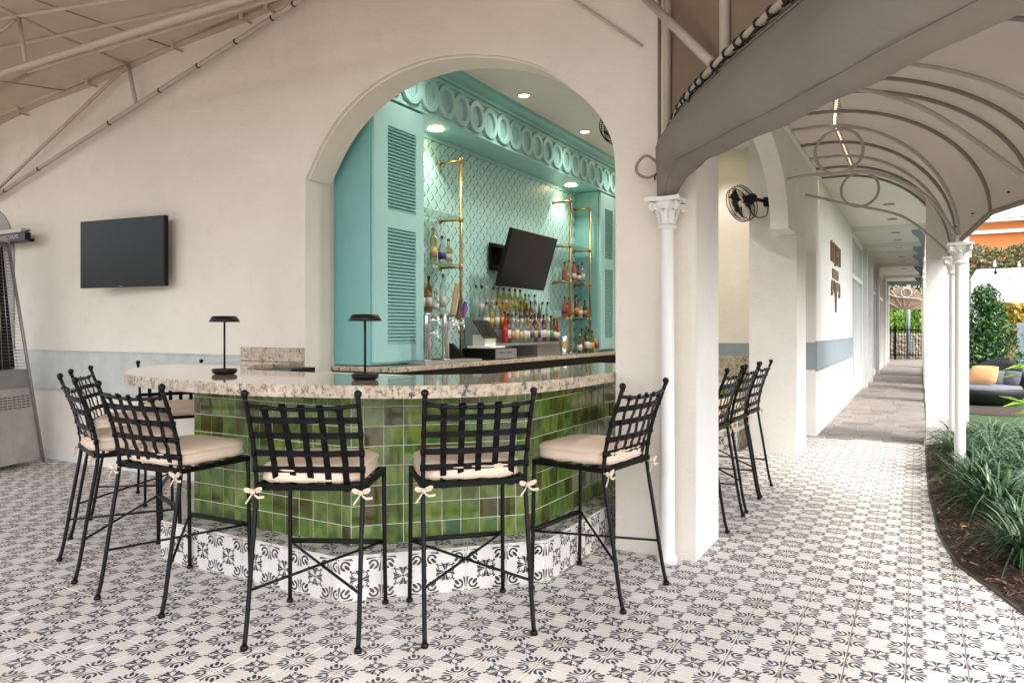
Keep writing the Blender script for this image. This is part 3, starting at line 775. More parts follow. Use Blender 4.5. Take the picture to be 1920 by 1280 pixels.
# table lamps
def lamp(x, y, lab):
    t = thing('table_lamp', lab, 'lamp', (x,y,1.131), group='table lamps on the bar')
    obj('base', MB().lathe([(.055,0),(.068,.006),(.074,.022),(.072,.030),(.066,.033),(.02,.034),(0,.034)],28), M_bronze, t)
    obj('stem', MB().tube([(0,0,.03),(0,0,.34)],.0062,10), M_bronze, t)
    obj('shade', MB().lathe([(.0,.352),(.064,.352),(.071,.349),(.090,.318),(.088,.316),(.066,.340),(0,.340)],32), M_bronze, t)
lamp(-3.672,2.92,'slim bronze table lamp on the bar in front of the plain cream wall')
lamp(-2.602,2.97,'slim bronze table lamp on the bar in front of the turquoise cabinet')

# ------------------------------------------------------------------ bar stools
def make_stool():
    t = thing('bar_stool', '', 'bar stool', (0,0,0))
    def post(s):
        return [(s*.252,-.285,.012),(s*.250,-.26,.12),(s*.246,-.215,.40),(s*.244,-.178,.62),(s*.243,-.172,.70),(s*.244,-.185,.80),(s*.246,-.215,.92),(s*.249,-.255,1.03),(s*.251,-.280,1.10)]
    foot = [(.0,.0),(.016,.0),(.018,.005),(.017,.015),(.0105,.022)]
    for s in (-1,1):
        P = catmull(post(s),3)
        m = MB().tube(P,.0108,9); m.lathe(foot,12,(s*.252,-.286,0))
        for z in (.80,.86,.92,.98,1.04):   # hammered wrap rings
            q = min(P,key=lambda p:abs(p[2]-z)); m.lathe([(.0108,-.003),(.0124,0),(.0108,.003)],10,q)
        lg = obj('leg', m, M_black, t)
        obj('finial', MB().lathe([(0,-.010),(.0135,-.008),(.011,0),(.0155,.005),(.0180,.014),(.0155,.024),(.008,.030),(0,.032)],14,(s*.251,-.283,1.105)), M_black, lg)
        m = MB().tube(catmull([(s*.248,.268,.012),(s*.245,.262,.3),(s*.243,.255,.69)],4),.0108,9); m.lathe(foot,12,(s*.248,.268,0))
        obj('leg', m, M_black, t)
    fr = MB()
    for s in (-1,1): fr.box((s*.243-.011,-.17,.676),(s*.243+.011,.262,.70))
    fr.box((-.243,.243,.6765),(.243,.265,.6995)); fr.box((-.243,-.19,.676),(.243,-.165,.703))
    for k in range(4): fr.box((-.24,-.10+.09*k,.690),(.24,-.065+.09*k,.694))
    obj('seat_frame', fr, M_strap, t)
    def yb(z, x):   # back surface
        pts = [(.62,-.178),(.70,-.172),(.80,-.185),(.92,-.215),(1.03,-.255),(1.10,-.28)]
        for (a,ya),(b,ybb) in zip(pts,pts[1:]):
            if a <= z <= b: y_ = ya+(ybb-ya)*(z-a)/(b-a); break
        else: y_ = -.28
        return y_ - .024*(1-(x/.25)**2)*min(1,max(0,(z-.66)/.2))
    obj('top_rail', MB().tube([(x,yb(1.065-.012*(1-(x/.25)**2),x),1.068-.018*(1-(x/.25)**2)) for x in [-.248+.0496*k for k in range(11)]],.0095,8), M_black, t)
    for k in range(5):
        xt = (-2+k)*.083; xb = (-2+k)*.080+.012
        m = MB(); V = []; n = 12
        for i in range(n+1):
            z = 1.072 - (1.072-.672)*i/n; x = xt+(xb-xt)*i/n
            y_ = yb(z,x) + .0035*cos(i*pi*.75+k*pi) 
            V += [(x-.0145,y_,z),(x+.0145,y_,z),(x-.0145,y_+.003,z),(x+.0145,y_+.003,z)]
        F_ = []
        for i in range(n): a=4*i; F_ += [(a,a+1,a+5,a+4),(a+2,a+6,a+7,a+3),(a,a+4,a+6,a+2),(a+1,a+3,a+7,a+5)]
        m.add(V,F_); m.tube([(xt-.017,yb(1.06,xt),1.054),(xt+.017,yb(1.06,xt),1.054)],.0112,8)
        obj('strap', m, M_strap, t)
    for z in (1.0,.925,.845,.765):
        m = MB(); V = []; n = 14
        for i in range(n+1):
            x = -.247+.494*i/n; y_ = yb(z,x) - .0035*cos(i*pi/1.4+z*40)
            V += [(x,y_,z-.0143),(x,y_,z+.0143),(x,y_+.003,z-.0143),(x,y_+.003,z+.0143)]
        F_ = []
        for i in range(n): a=4*i; F_ += [(a,a+1,a+5,a+4),(a+2,a+6,a+7,a+3),(a,a+4,a+6,a+2),(a+1,a+3,a+7,a+5)]
        m.add(V,F_)
        for s in (-1,1): m.tube([(s*.247,yb(z,.247)+.001,z-.0143),(s*.247,yb(z,.247)+.001,z+.0143)],.0122,8)
        obj('strap', m, M_strap, t)
    obj('foot_rest', MB().tube([(-.245,.262,.315),(.245,.262,.315)],.011,8).box((-.24,.252,.321),(.24,.275,.328)), M_black, t)
    for s in (-1,1):
        obj('cross_brace', MB().tube([(s*.245,.262,.318+.004*s),(-s*.247,-.235,.238+.004*s)],.0068,7), M_black, t)
    # cushion with piping
    cu = MB(); n = 20; m_ = 14; V = []; F_ = []
    def sq(u,v): # rounded square
        hx,hy = .240,.232; e=5.
        A = 2*pi*u; c,s = cos(A),sin(A); r = (abs(c)**e+abs(s)**e)**(-1/e); return hx*c*r, hy*s*r+.045
    prof = [(.0,.708),(.6,.706),(.93,.706),(.985,.712),(1.0,.722),(.995,.735),(.995,.755),(1.003,.766),(.985,.774),(.93,.783),(.8,.792),(.5,.800),(.0,.803)]
    U = 36
    for (k,z) in prof:
        for i in range(U):
            x,y_ = sq(i/U,0); w = .004*sin(i*1.9+z*60)*(k if k>.8 else 0)
            V.append((x*k + w*.4, (y_-.045)*k+.045, z + w*.7))
    for a in range(len(prof)-1):
        for i in range(U): F_.append((a*U+i,a*U+(i+1)%U,(a+1)*U+(i+1)%U,(a+1)*U+i))
    cu.add(V,F_,smooth=True); c = obj('cushion', cu, M_cush, t)
    pp = MB()
    for z in (.722,.766): pp.tube([(sq(i/U,0)[0]*1.003, (sq(i/U,0)[1]-.045)*1.003+.045, z+.002*sin(i*1.9)) for i in range(U)],.0045,6,closed=True)
    obj('piping', pp, M_tie, c)
    for s in (-1,1):
        b = MB(); o_ = Vector((s*.245,-.19,.672))
        def rib(P, w=.011):
            V=[];F2=[]
            for i,p in enumerate(P):
                p=Vector(p)*.70; V += [p+Vector((0,0,w/2)), p-Vector((0,0,w/2)), p+Vector((0,.003,w/2)), p+Vector((0,.003,-w/2))]
            for i in range(len(P)-1): a=4*i; F2 += [(a,a+1,a+5,a+4),(a+2,a+6,a+7,a+3),(a,a+4,a+6,a+2),(a+1,a+3,a+7,a+5)]
            b.add([v+o_ for v in V],F2,smooth=False)
        rib([(0,-.02,0),(-.02,-.026,.014),(-.045,-.03,.022),(-.058,-.03,.016),(-.045,-.028,.004),(-.018,-.022,-.002)])
        rib([(0,-.02,0),(.02,-.026,.016),(.045,-.032,.026),(.060,-.03,.022),(.045,-.028,.006),(.018,-.022,-.002)])
        rib([(0,-.02,0),(-.014,-.024,-.025),(-.030,-.026,-.05),(-.05*1,-.024,-.075)],.012)
        rib([(0,-.02,0),(.010,-.026,-.02),(.034,-.03,-.035),(.075,-.032,-.03)],.011)
        b.lathe([(0,-.012),(.011,-.006),(.011,.006),(0,.012)],8,o_+Vector((0,-.021,0)))
        b.tube([o_+Vector((s*-.016,.01,.0)),o_+Vector((s*.016,.006,.006)),o_+Vector((s*.014,-.016,.004)),o_+Vector((0,-.02,0))],.005,6)
        obj('tie', b, M_tie, t)
    return t
stool = make_stool()
spots = [
 ((-2.47,2.51), 27, 'black woven back bar stool, second from the right of the front four, facing the flat tiled front'),
 ((-1.915,2.93), 45, 'black woven back bar stool facing the angled right corner of the green bar'),
 ((-1.52,3.625), 83, 'black woven back bar stool turned side on beside the thin white column'),
 ((-3.465,2.46), 2, 'black woven back bar stool in front of the rounded left end of the counter edge'),
 ((-4.19,2.595), -20, 'leftmost black bar stool, its back seen edge on, beside the patio heater side'),
 ((-4.92,3.08), -43, 'black bar stool half hidden behind the leftmost stool, woven back facing away'),
 ((-5.44,3.83), -118, 'black bar stool at the far left side of the counter, nearest the cream wall'),
 ((-1.43,5.27), 90, 'black bar stool under the side arch, nearest to the white corner pier'),
 ((-1.43,5.89), 90, 'black bar stool under the side arch, middle one of its row of three'),
 ((-1.43,6.46), 90, 'black bar stool under the side arch, farthest of its row of three'),
]
labels2 = ['black woven back bar stool standing square in front of the bar, left of centre',None,None,'black woven back bar stool, left of the bar front, at the curved counter end']
for i,((x,y),a,lab) in enumerate(spots):
    o = stool if i == 0 else copy_tree(stool)
    o.location = (x,y,.0015); o.rotation_euler = (0,0,RAD(a)); o['label'] = lab; o['group'] = 'bar stools around the tiled bar'
    for ch_ in o.children:
        if ch_.name.startswith('cushion'): ch_.rotation_euler = (random.uniform(-.012,.012),0,random.uniform(-.045,.045)); ch_.location = (random.uniform(-.008,.008),random.uniform(-.004,.012),.002)
        if ch_.name.startswith('strap') and random.random() < .4: ch_.location = (0,0,random.uniform(-.006,.006))
stool['label'] = 'black woven back bar stool centred before the front bar corner, between two other stools'

# ------------------------------------------------------------------ back bar contents
def shelf_unit(lab, ys, ye, poles, arms):
    t = thing('brass_shelf', lab, 'shelf', (-4.1,(ys+ye)/2,1.09), group='brass pipe shelves of the back bar')
    def w(n, mb, mat): return obj(n, mb, mat, t, world=True)
    for yp in poles:
        m = MB().tube([(-4.1,yp,1.092),(-4.1,yp,3.15)],.0155,10); m.lathe([(.035,0),(.035,.008),(.02,.012)],14,(-4.1,yp,1.092))
        m.lathe([(0,.0),(.022,.0),(.022,.035),(.012,.045),(0,.046)],12,(-4.1,yp,3.125)); w('pole', m, M_brass)
        for z in (3.14,2.535,2.045,1.545):
            m = MB().tube([(-4.365,yp,z),(-4.1,yp,z)],.0135,10); m.lathe([(.032,0),(.032,.01),(.016,.014)],14,(-4.364,yp,z),Matrix.Rotation(RAD(90),4,'Y'))
            m.lathe([(.0155,-.03),(.021,-.028),(.021,.028),(.0155,.03)],12,(-4.1,yp,z)); w('arm', m, M_brass)
    for z in (2.56,2.07,1.57):
        w('glass_shelf', MB().box((-4.37,ys,z-.011),(-4.085,ye,z)), M_glass)
shelf_unit('brass pipe shelf with glass shelves beside the near louvred shutter', 5.42, 6.20, (5.47,6.15), None)
shelf_unit('brass pipe shelf with glass shelves at the far end beside the dark television', 8.74, 9.56, (8.82,9.49), None)

GL = {}
def bmat(key, col, tr=.55):
    if key not in GL:
        m, t, b = new_mat('bottle ' + key); b.inputs['Base Color'].default_value = rgb(col); b.inputs['Roughness'].default_value = .06
        b.inputs['Transmission Weight'].default_value = tr; b.inputs['IOR'].default_value = 1.35; b.inputs['Coat Weight'].default_value = .5; GL[key] = m
    return GL[key]
GCOL = {'clear':(.72,.82,.80),'pale yellow':(.70,.58,.20),'amber':(.42,.17,.03),'red':(.42,.01,.012),'green':(.05,.30,.06),'brown':(.10,.035,.015),'rose':(.42,.12,.08),'olive':(.42,.40,.06)}
PC = {'black':(.01,.01,.012),'red':(.26,.015,.02),'blue':(.012,.03,.16),'yellow':(.48,.33,.04),'green':(.04,.25,.06),'white':(.52,.50,.45),'cork':(.45,.26,.12),'gold':(.55,.38,.12),'orange':(.48,.17,.04)}
PM = {k: simple('print '+k, v, .4, var=.05) for k, v in PC.items()}
ORD = ['first','second','third','fourth','fifth','sixth','seventh','eighth','ninth','tenth','eleventh','twelfth','thirteenth','fourteenth','fifteenth','sixteenth']
cache_b = {}
def bottle(x, y, z, h, r, glass, cap, label, where, group, shape=0):
    t = thing('bottle', '%s bottle, %s cap, %s' % (glass, cap, where), 'bottle', (x,y,z), random.uniform(0,6), group)
    k = (shape, round(h,2), round(r,3), glass)
    if k not in cache_b:
        if shape == 0: P = [(0,0),(.9,0),(1,.02),(1,.60),(.92,.68),(.42,.78),(.34,.82),(.34,.93)]
        elif shape == 1: P = [(0,0),(.95,0),(1,.015),(1,.52),(.85,.60),(.40,.66),(.36,.70),(.36,.92)]
        else: P = [(0,0),(.8,0),(.9,.03),(1,.40),(.96,.50),(.55,.66),(.36,.78),(.34,.93)]
        n = 12 if shape != 1 else 4
        me = MB().lathe([(a*r*(1.2 if shape==1 else 1),b*h) for a,b in P], n if shape!=1 else 8).mesh('glass'); me.materials.append(bmat(glass, GCOL[glass], (.25 if glass in ('red','brown','rose') else .85))); fixn(me); cache_b[k] = me
    obj('glass', cache_b[k], None, t)
    obj('cap', MB().lathe([(0,.90*h),(.42*r,.90*h),(.45*r,.99*h),(.30*r,h),(0,h)],10), PM[cap], t)
    if label: 
        k2 = 1.2 if shape == 1 else 1
        a0 = .16 if shape != 2 else .14; a1 = random.uniform(.36,.46) if shape != 1 else .40
        if shape == 2: obj('label', MB().lathe([(r*1.0,a0*h),(r*1.04,.30*h),(r*1.03,.42*h)],14), PM[label], t)
        else: obj('label', MB().lathe([(r*1.02*k2,a0*h),(r*1.02*k2,a1*h)],12 if shape != 1 else 8), PM[label], t)
rk = thing('bottle_rack', 'stepped stainless bottle rack on the granite ledge under the television', 'rack', (-4.15,7.5,1.09))
for (xa,xb,za,zb) in ((-4.10,-3.96,1.222,1.25),(-4.22,-4.10,1.222,1.40),(-4.36,-4.22,1.222,1.54)):
    obj('step', MB().box((xa,6.62,za),(xb-.002,8.45,zb)), M_greym, rk, world=True)
obj('stand', MB().box((-4.3,7.7,1.092),(-4.02,8.42,1.22)), M_greym, rk, world=True)
g = 'bottles on the stepped rack'
front = [('red','black',None,2,.36),('amber','black','white',0,.34),('clear','blue','orange',0,.33),('clear','blue','white',2,.35),('clear','black','yellow',0,.32),('clear','blue','white',2,.33),('pale yellow','blue','white',0,.33),('clear','black','blue',1,.31),('amber','blue','yellow',0,.34),('clear','black','blue',0,.32),('clear','black','white',2,.33),('brown','black','white',0,.34),('clear','green','white',0,.36),('green','black','green',2,.33),('brown','black','white',1,.30),('red','red','white',2,.27)]
for i,(gl,cp,lb,sh,h) in enumerate(front): bottle(-4.03+random.uniform(-.012,.012), 6.93+.088*i, 1.251, h, .035, gl, cp, lb, '%s from left in front row of rack' % ORD[i], g, sh)
mid = [('clear','blue','white'),('pale yellow','yellow','yellow'),('clear','black','white'),('pale yellow','red','yellow'),('pale yellow','white','yellow'),('clear','gold','white'),('pale yellow','yellow','white'),('olive','black','white'),('brown','gold','yellow'),('amber','black','gold'),('clear','blue','white'),('brown','yellow','white'),('clear','black','white'),('clear','black','white')]
for i,(gl,cp,lb) in enumerate(mid): bottle(-4.16+random.uniform(-.012,.012), 6.74+.115*i, 1.401, random.uniform(.30,.36), .033, gl, cp, lb, '%s from left in middle row of rack' % ORD[i], g, random.choice((0,0,2)))
bk_ = [('clear','blue',None),('clear','black','white'),('clear','white',None),('clear','black','white'),('pale yellow','red','yellow'),('pale yellow','blue','yellow'),('pale yellow','red','yellow'),('pale yellow','blue','yellow'),('pale yellow','red','white'),('olive','black','yellow'),('clear','green','white'),('clear','black','white')]
for i,(gl,cp,lb) in enumerate(bk_): bottle(-4.29+random.uniform(-.01,.01), 6.72+.128*i, 1.541, .36 if i<9 else .31, .034, gl, cp, lb, '%s from left in back row of rack' % ORD[i], g, 0)
def shelf_row(items, x, y0, dy, z, where, grp):
    for i,(gl,cp,lb,sh,h) in enumerate(items): bottle(x+random.uniform(-.02,.02), y0+dy*i, z+.001, h, .036, gl, cp, lb, '%s from left %s' % (ORD[i], where), grp, sh)
gn = 'bottles on the near brass shelf'; gf = 'bottles on the far brass shelf'
shelf_row([('clear','black','white',0,.33),('pale yellow','cork','gold',0,.35),('clear','black','blue',1,.28),('pale yellow','black','white',1,.27)], -4.22, 5.66, .15, 2.07, 'on near middle shelf', gn)
shelf_row([('brown','black','white',0,.34),('amber','black','white',0,.36),('clear','cork','white',1,.22),('clear','green','white',0,.40)], -4.22, 5.62, .125, 1.57, 'on near lowest shelf', gn)
shelf_row([('rose','black',None,1,.26),('clear','black','white',0,.30),('rose','black','white',0,.29),('amber','black','white',1,.25),('clear','black','white',0,.29)], -4.22, 8.90, .145, 2.07, 'on far middle shelf', gf)
shelf_row([('rose','black','red',1,.28),('rose','black','green',0,.27),('clear','white','orange',0,.30),('brown','black','orange',0,.32),('clear','black','white',1,.26),('brown','black','orange',1,.26)], -4.2, 8.86, .125, 1.57, 'on far lowest shelf', gf)
shelf_row([('olive','yellow','white',2,.25),('brown','black',None,0,.33),('green','red','white',0,.37),('brown','black','white',2,.32),('olive','black','yellow',0,.30),('clear','gold','red',0,.31)], -4.0, 8.88, .115, 1.09, 'on ledge beneath the far shelf', gf)

def faucet_tower(y, lab, handles):
    t = thing('beer_tower', lab, 'beer tap', (-3.86,y,1.116), group='chrome beer towers')
    obj('column', MB().lathe([(.046,0),(.046,.012),(.034,.02),(.034,.41),(.030,.425),(0,.43)],20), M_chrome, t)
    for k,(dx,dy,z,mat,h,w) in enumerate(handles):
        f = MB().tube([(0,0,z),(.05,dy*.3,z),(.085,dy,z),(.10,dy,z-.02),(.105,dy,z-.075)],[.014,.012,.013,.011,.010],10)
        f.lathe([(.017,-.02),(.020,0),(.017,.02)],10,(.085,dy,z)); f.tube([(.085,dy,z),(.09,dy,z+.06)],.007,8); fa = obj('faucet', f, M_chrome, t)
        if mat: 
            M = Matrix.Translation((.09,dy,z+.055)) @ Matrix.Rotation(RAD(-9),4,'X') @ Matrix.Rotation(RAD(5),4,'Y')
            obj('handle', MB().rbox((-.016,-w/2,0),(.016,w/2,h),.008,M), mat, fa)
faucet_tower(5.24,'chrome beer tower with bare faucets beside the near shutter',[(0,.05,.37,None,0,0),(0,.03,.25,None,0,0)])
faucet_tower(5.53,'chrome beer tower with tall wooden, brown and purple tap handles',[(0,-.02,.36,M_wood,.30,.055),(0,.07,.33,M_dwood,.19,.038),(0,.16,.35,M_purple,.15,.035)])
dt = thing('drip_tray', 'long stainless drip tray under the chrome beer towers', 'drip tray', (-3.86,5.5,1.09))
obj('tray', MB().rbox((-.10,-.42,.001),(.11,.50,.024),.004), M_steel, dt); obj('grille', MB().box((-.085,-.40,.0235),(.095,.48,.0255)), M_greym, dt)
cd = thing('cash_drawer', 'black cash drawer with grey slotted front on the granite ledge', 'cash drawer', (-3.98,6.52,1.091))
obj('case', MB().rbox((-.22,-.22,.002),(.198,.22,.115),.006), M_blackp, cd)
f = obj('drawer_front', MB().rbox((.199,-.215,.008),(.212,.215,.108),.003), M_greym, cd)
for yy in (-.09,.06): obj('slot', MB().box((.2121,yy-.05,.066),(.2135,yy+.05,.074)), M_blackp, f)
ps = thing('till_screen', 'tilted dark till screen on a white stand on the cash drawer', 'till', (-3.98,6.42,1.207))
obj('stand', MB().rbox((-.13,-.14,0),(.16,.16,.022),.005).prism([(-.08,-.11),(.07,-.11),(.07,.11),(-.08,.11)],.022,.14), M_white, ps)
Mt = Matrix.Translation((.03,-.02,.20)) @ Matrix.Rotation(RAD(52),4,'Y')
obj('tablet', MB().rbox((-.115,-.15,-.012),(.115,.15,.006),.005,Mt), M_blackp, ps); obj('screen', MB().box((-.10,-.135,.0065),(.10,.135,.0075),Mt), M_screen, ps)
pr = thing('receipt_printer', 'black wedge shaped receipt printer behind the till', 'printer', (-4.17,6.12,1.091), RAD(20))
obj('case', MB().prism([(-.09,0),(.10,0),(.10,.05),(-.02,.17),(-.09,.15)], -.07,.07, Matrix.Rotation(RAD(90),4,'X')), M_blackp, pr)
sk_ = thing('shaker_tin', 'steel shaker tin with a yellow round badge on the granite ledge', 'shaker', (-3.80,7.97,1.091))
obj('cup', MB().lathe([(0,0),(.040,0),(.042,.01),(.054,.225),(.052,.225),(.040,.012)],24), M_steel, sk_)
bz = MB(); V=[]; 
for i in range(9):
    for j in range(9):
        u=(i/8-.5)*2; v=(j/8-.5)*2; 
        L=max(abs(u),abs(v)); n_=sqrt(u*u+v*v) or 1; u,v=u*L/n_,v*L/n_
        z=.125+v*.055; r_=.0465+(.0535-.0465)*v*.5+.0035; A=RAD(-40)+u*.75; V.append((r_*cos(A),r_*sin(A),z))
bz.add(V,[(i*9+j,(i+1)*9+j,(i+1)*9+j+1,i*9+j+1) for i in range(8) for j in range(8)],smooth=True); obj('badge', bz, PM['yellow'], sk_)

# televisions
def tv(lab, loc, rot, w, h, arm):
    t = thing('television', lab, 'television', loc); t.rotation_euler = rot
    obj('bezel', MB().rbox((-w/2,-.022,-h/2),(w/2,.022,h/2),.004).rbox((-w*.34,.02,-h*.36),(w*.34,.055,h*.30),.01), M_blackp, t)
    obj('screen', MB().box((-w/2+.011,-.0235,-h/2+.018),(w/2-.011,-.0222,h/2-.011)), M_screen, t)
    obj('logo', MB().box((-.018,-.0242,-h/2+.006),(.018,-.0222,-h/2+.011)), M_greym, t)
    return t
t1 = tv('flat black television on the plain cream wall left of the arch', (-6.63,4.12,2.135), (0,0,RAD(7)), 1.13, .655, None)
obj('bracket', MB().box((-.2,.055,-.15),(.2,.09,.15)), M_blackp, t1)
t2 = tv('black television tilted down on a wall arm above the bottles', (-3.98,7.38,2.205), (RAD(17),0,RAD(90)), 1.13, .66, None)
ab = MB().box((-.04,.05,-.04),(.04,.26,.04)); obj('arm', ab, M_blackp, t2)
wp = MB().box((-4.372,7.14,2.10),(-4.35,7.62,2.42)).box((-4.35,7.16,2.36),(-4.28,7.60,2.40)).box((-4.35,7.16,2.12),(-4.28,7.60,2.16)).box((-4.35,7.30,2.16),(-4.25,7.36,2.36)); o = obj('wall_plate', wp, M_blackp); o.parent = t2; o.matrix_parent_inverse = (Matrix.Translation(t2.location) @ t2.rotation_euler.to_matrix().to_4x4()).inverted()

# fans
def fan(lab, loc, nrm, r, stem):
    t = thing('cage_fan', lab, 'fan', loc)
    q = Vector(nrm).to_track_quat('Z','Y').to_matrix().to_4x4()
    cg = MB()
    for z,k in ((-.045,1.),(.045,.98),(.0,1.02)): cg.tube([q @ Vector((r*k*cos(2*pi*i/28),r*k*sin(2*pi*i/28),z)) for i in range(28)],.0045,6,closed=True)
    for s in (-1,1):
        for i in range(60):
            a = 2*pi*i/60; a2 = a + .45
            cg.tube([q @ Vector((.035*cos(a),.035*sin(a),s*.075)), q @ Vector((r*.6*cos(a+.2),r*.6*sin(a+.2),s*.07)), q @ Vector((r*cos(a2),r*sin(a2),s*.045))],.0022,4,cap=False)
        cg.lathe([(0,s*.082),(.04,s*.08),(.042,s*.07),(0,s*.068)],16,(0,0,0),q)
    obj('cage', cg, M_black, t)
    bl = MB()
    for i in range(3):
        V=[]; 
        for j in range(6):
            rr = r*(.2+.7*j/5); w = .30+.45*j/5
            for e in (-1,1):
                a = 2*pi*i/3 + e*w*.55; V.append(q @ Vector((rr*cos(a),rr*sin(a),e*.022)))
        V += [v + (q @ Vector((0,0,.003))) for v in V]
        F_ = [(2*j,2*j+1,2*j+3,2*j+2) for j in range(5)] + [(12+2*j,14+2*j,15+2*j,13+2*j) for j in range(5)] + [(2*j,2*j+2,14+2*j,12+2*j) for j in range(5)] + [(2*j+1,13+2*j,15+2*j,2*j+3) for j in range(5)]
        b_ = MB().add(V,F_); obj('blade', b_, M_blackp, t)
    obj('motor', MB().lathe([(0,-.20),(.045,-.19),(.055,-.16),(.055,-.09),(.03,-.07),(0,-.07)],16,(0,0,0),q), M_black, t)
    obj('bracket', MB().tube([q @ Vector((0,0,-.15)), Vector(stem)*.6 + (q @ Vector((0,0,-.15)))*.4, Vector(stem)],.02,10).rbox(tuple(Vector(stem)-Vector((.05,.05,.05))),tuple(Vector(stem)+Vector((.05,.049,.05))),.008), M_black, t)
    return t
f1 = fan('black cage fan on the inner pier beyond the white corner pier', (-1.70,8.12,2.79), (-.60,-.62,-.42), .20, (.24,.27,.04))
obj('cable', MB().tube(catmull([(.05,.12,-.02),(.12,.16,-.13),(.22,.22,-.12),(.24,.26,-.0)],5),.006,6), M_black, f1)
f2 = fan('black cage fan hanging inside the bar near the arch top', (-2.17,5.68,3.13), (.62,-.45,-.62), .18, (-.16,.1,.62))

# sign, rest room board, patio heater
sg = thing('wall_sign', 'brown raised sign lettering REIGN with an emblem on the white walkway wall', 'sign', (-1.17,12.6,2.4))
M_sign = simple('brown bronze letters', (.20,.13,.075), .45, metal=.3, var=.1)
def text(name, s, size, mat, parent, loc, rot, sx=1, ext=.012):
    cu = bpy.data.curves.new(name,'FONT'); cu.body = s; cu.size = size; cu.extrude = ext; cu.align_x = 'CENTER'; cu.align_y = 'CENTER'
    o = bpy.data.objects.new(name, cu); dg = None; COL.objects.link(o)
    bpy.context.view_layer.update(); dg = bpy.context.evaluated_depsgraph_get()
    me = bpy.data.meshes.new_from_object(o.evaluated_get(dg)); bpy.data.objects.remove(o); me.materials.clear(); me.materials.append(mat)
    o = bpy.data.objects.new(name, me); COL.objects.link(o); o.parent = parent; o.location = loc; o.rotation_euler = rot; o.scale = (sx,1,1); return o
for i,cx_ in enumerate("REIGN"):
    yy = (-.64,-.30,-.02,.26,.62)[i]
    text('letter', cx_, .46, M_sign, sg, (.014,yy,.19), (RAD(90),0,RAD(90)), .70)
    ser = MB()
    for e in (-1,1): ser.box((.003,yy-.12,.19+e*.157-.012),(.026,yy+.12 if cx_!='I' else yy+.05,.19+e*.157+.012)) if cx_ in 'I' else None
    if ser.v: obj('serif', ser, M_sign, sg)
for i in range(8):
    yy = -.42 + i*.12; obj('small_letter', MB().box((.003,yy-.035,-.19),(.016,yy+.035,-.04)).box((.003,yy-.05,-.115),(.0155,yy+.05,-.095)), M_sign, sg)
em = MB()
for s in (-1,1):
    em.tube(catmull([(.012,0,-.62),(.012,s*.08,-.42),(.012,s*.30,-.36),(.012,s*.52,-.24),(.012,s*.62,-.34),(.012,s*.60,-.46),(.012,s*.50,-.42)],5),.016,6)
    em.tube(catmull([(.012,0,-.50),(.012,s*.16,-.34),(.012,s*.24,-.24),(.012,s*.12,-.27),(.012,s*.03,-.36)],5),.014,6)
em.tube([(.012,0,-.24),(.012,0,-.72)],.014,6); obj('emblem', em, M_sign, sg)

rb = thing('restroom_sign', 'black restrooms board with a tan top strip behind the patio heater', 'sign', (-8.95,4.10,2.36))
obj('board', MB().rbox((-.8,-.03,0),(.655,.03,.085),.003), M_blackp, rb); obj('top_strip', MB().box((-.8,-.045,.086),(.61,.035,.128)), M_pipe, rb)
obj('bracket', MB().box((-.5,.03,.02),(.4,.188,.05)).tube([(.60,0,.10),(.70,0,.10)],.006,6), M_blackp, rb)
text('lettering', 'RESTROOMS', .062, PM['white'], rb, (.355,-.0325,.042), (RAD(90),0,0), 1.0, .002)
nd = thing('arched_door', 'grey arched door in the cream wall at the far left', 'door', (-9.6,4.3,0))
DC2 = [(-.62,2.30)] + [(-.62*cos(pi*k/14), 2.30+.55*sin(pi*k/14)) for k in range(1,14)] + [(.62,2.30)]
obj('door_panel', MB().prism([(-.62,0.005)]+DC2+[(.62,.005)], -.012, .014, Matrix(((1,0,0,0),(0,0,-1,0),(0,1,0,0),(0,0,0,1)))), simple('grey door paint', (.33,.31,.28), .6), nd)
M_hp = simple('worn taupe enamel', (.47,.45,.42), .45, metal=.3, var=.25)
ht = thing('patio_heater', 'tall pyramid patio heater in worn taupe steel standing at the far left', 'heater', (-8.20,3.72,0), RAD(24))
hb, ht_ = .31, .085
def hx(z): return hb + (ht_-hb)*z/2.36
def ring(z, s=1): a = hx(z)*s; return [(-a,-a,z),(a,-a,z),(a,a,z),(-a,a,z)]
cab = MB(); cab.add(ring(.05,.97)+ring(.99,.97), [(0,1,5,4),(1,2,6,5),(2,3,7,6),(3,0,4,7),(4,5,6,7),(3,2,1,0)]); hc = obj('cabinet', cab, M_hp, ht)
cp = MB(); cp.add(ring(.80,.978)+ring(.992,.985), [(0,1,5,4),(1,2,6,5),(2,3,7,6),(3,0,4,7),(4,5,6,7)]); obj('collar', cp, M_greym, ht)
for (sx,sy) in ((-1,-1),(1,-1),(1,1),(-1,1)):
    obj('leg', MB().tube([(sx*hb,sy*hb,0),(sx*hx(2.36),sy*hx(2.36),2.36)],.017,6), M_greym, ht)
vt = MB()
for i in range(7):
    for j in range(5):
        z = .60+.028*j
        for s in (1,):
            a = hx(z)*.97+.002; x = -a*.72+2*a*.72*i/6; vt.box((x-.02,-a-.002,z),(x+.02,-a+.004,z+.008)); vt.box((a-.004,x-.02,z),(a+.002,x+.02,z+.008))
obj('vents', vt, M_blackp, ht, kind='stuff')
obj('burner_screen', MB().add(ring(1.0,.62)+ring(2.25,.62), [(0,1,5,4),(1,2,6,5),(2,3,7,6),(3,0,4,7)]), M_blackp, ht)
obj('glass_tube', MB().lathe([(.055,1.0),(.055,2.3)],14), M_glass, ht)
gw = MB(); z = 1.02
while z < 2.28:
    R_ = ring(z,.90); gw.tube(R_,.003,4,closed=True); z += .034
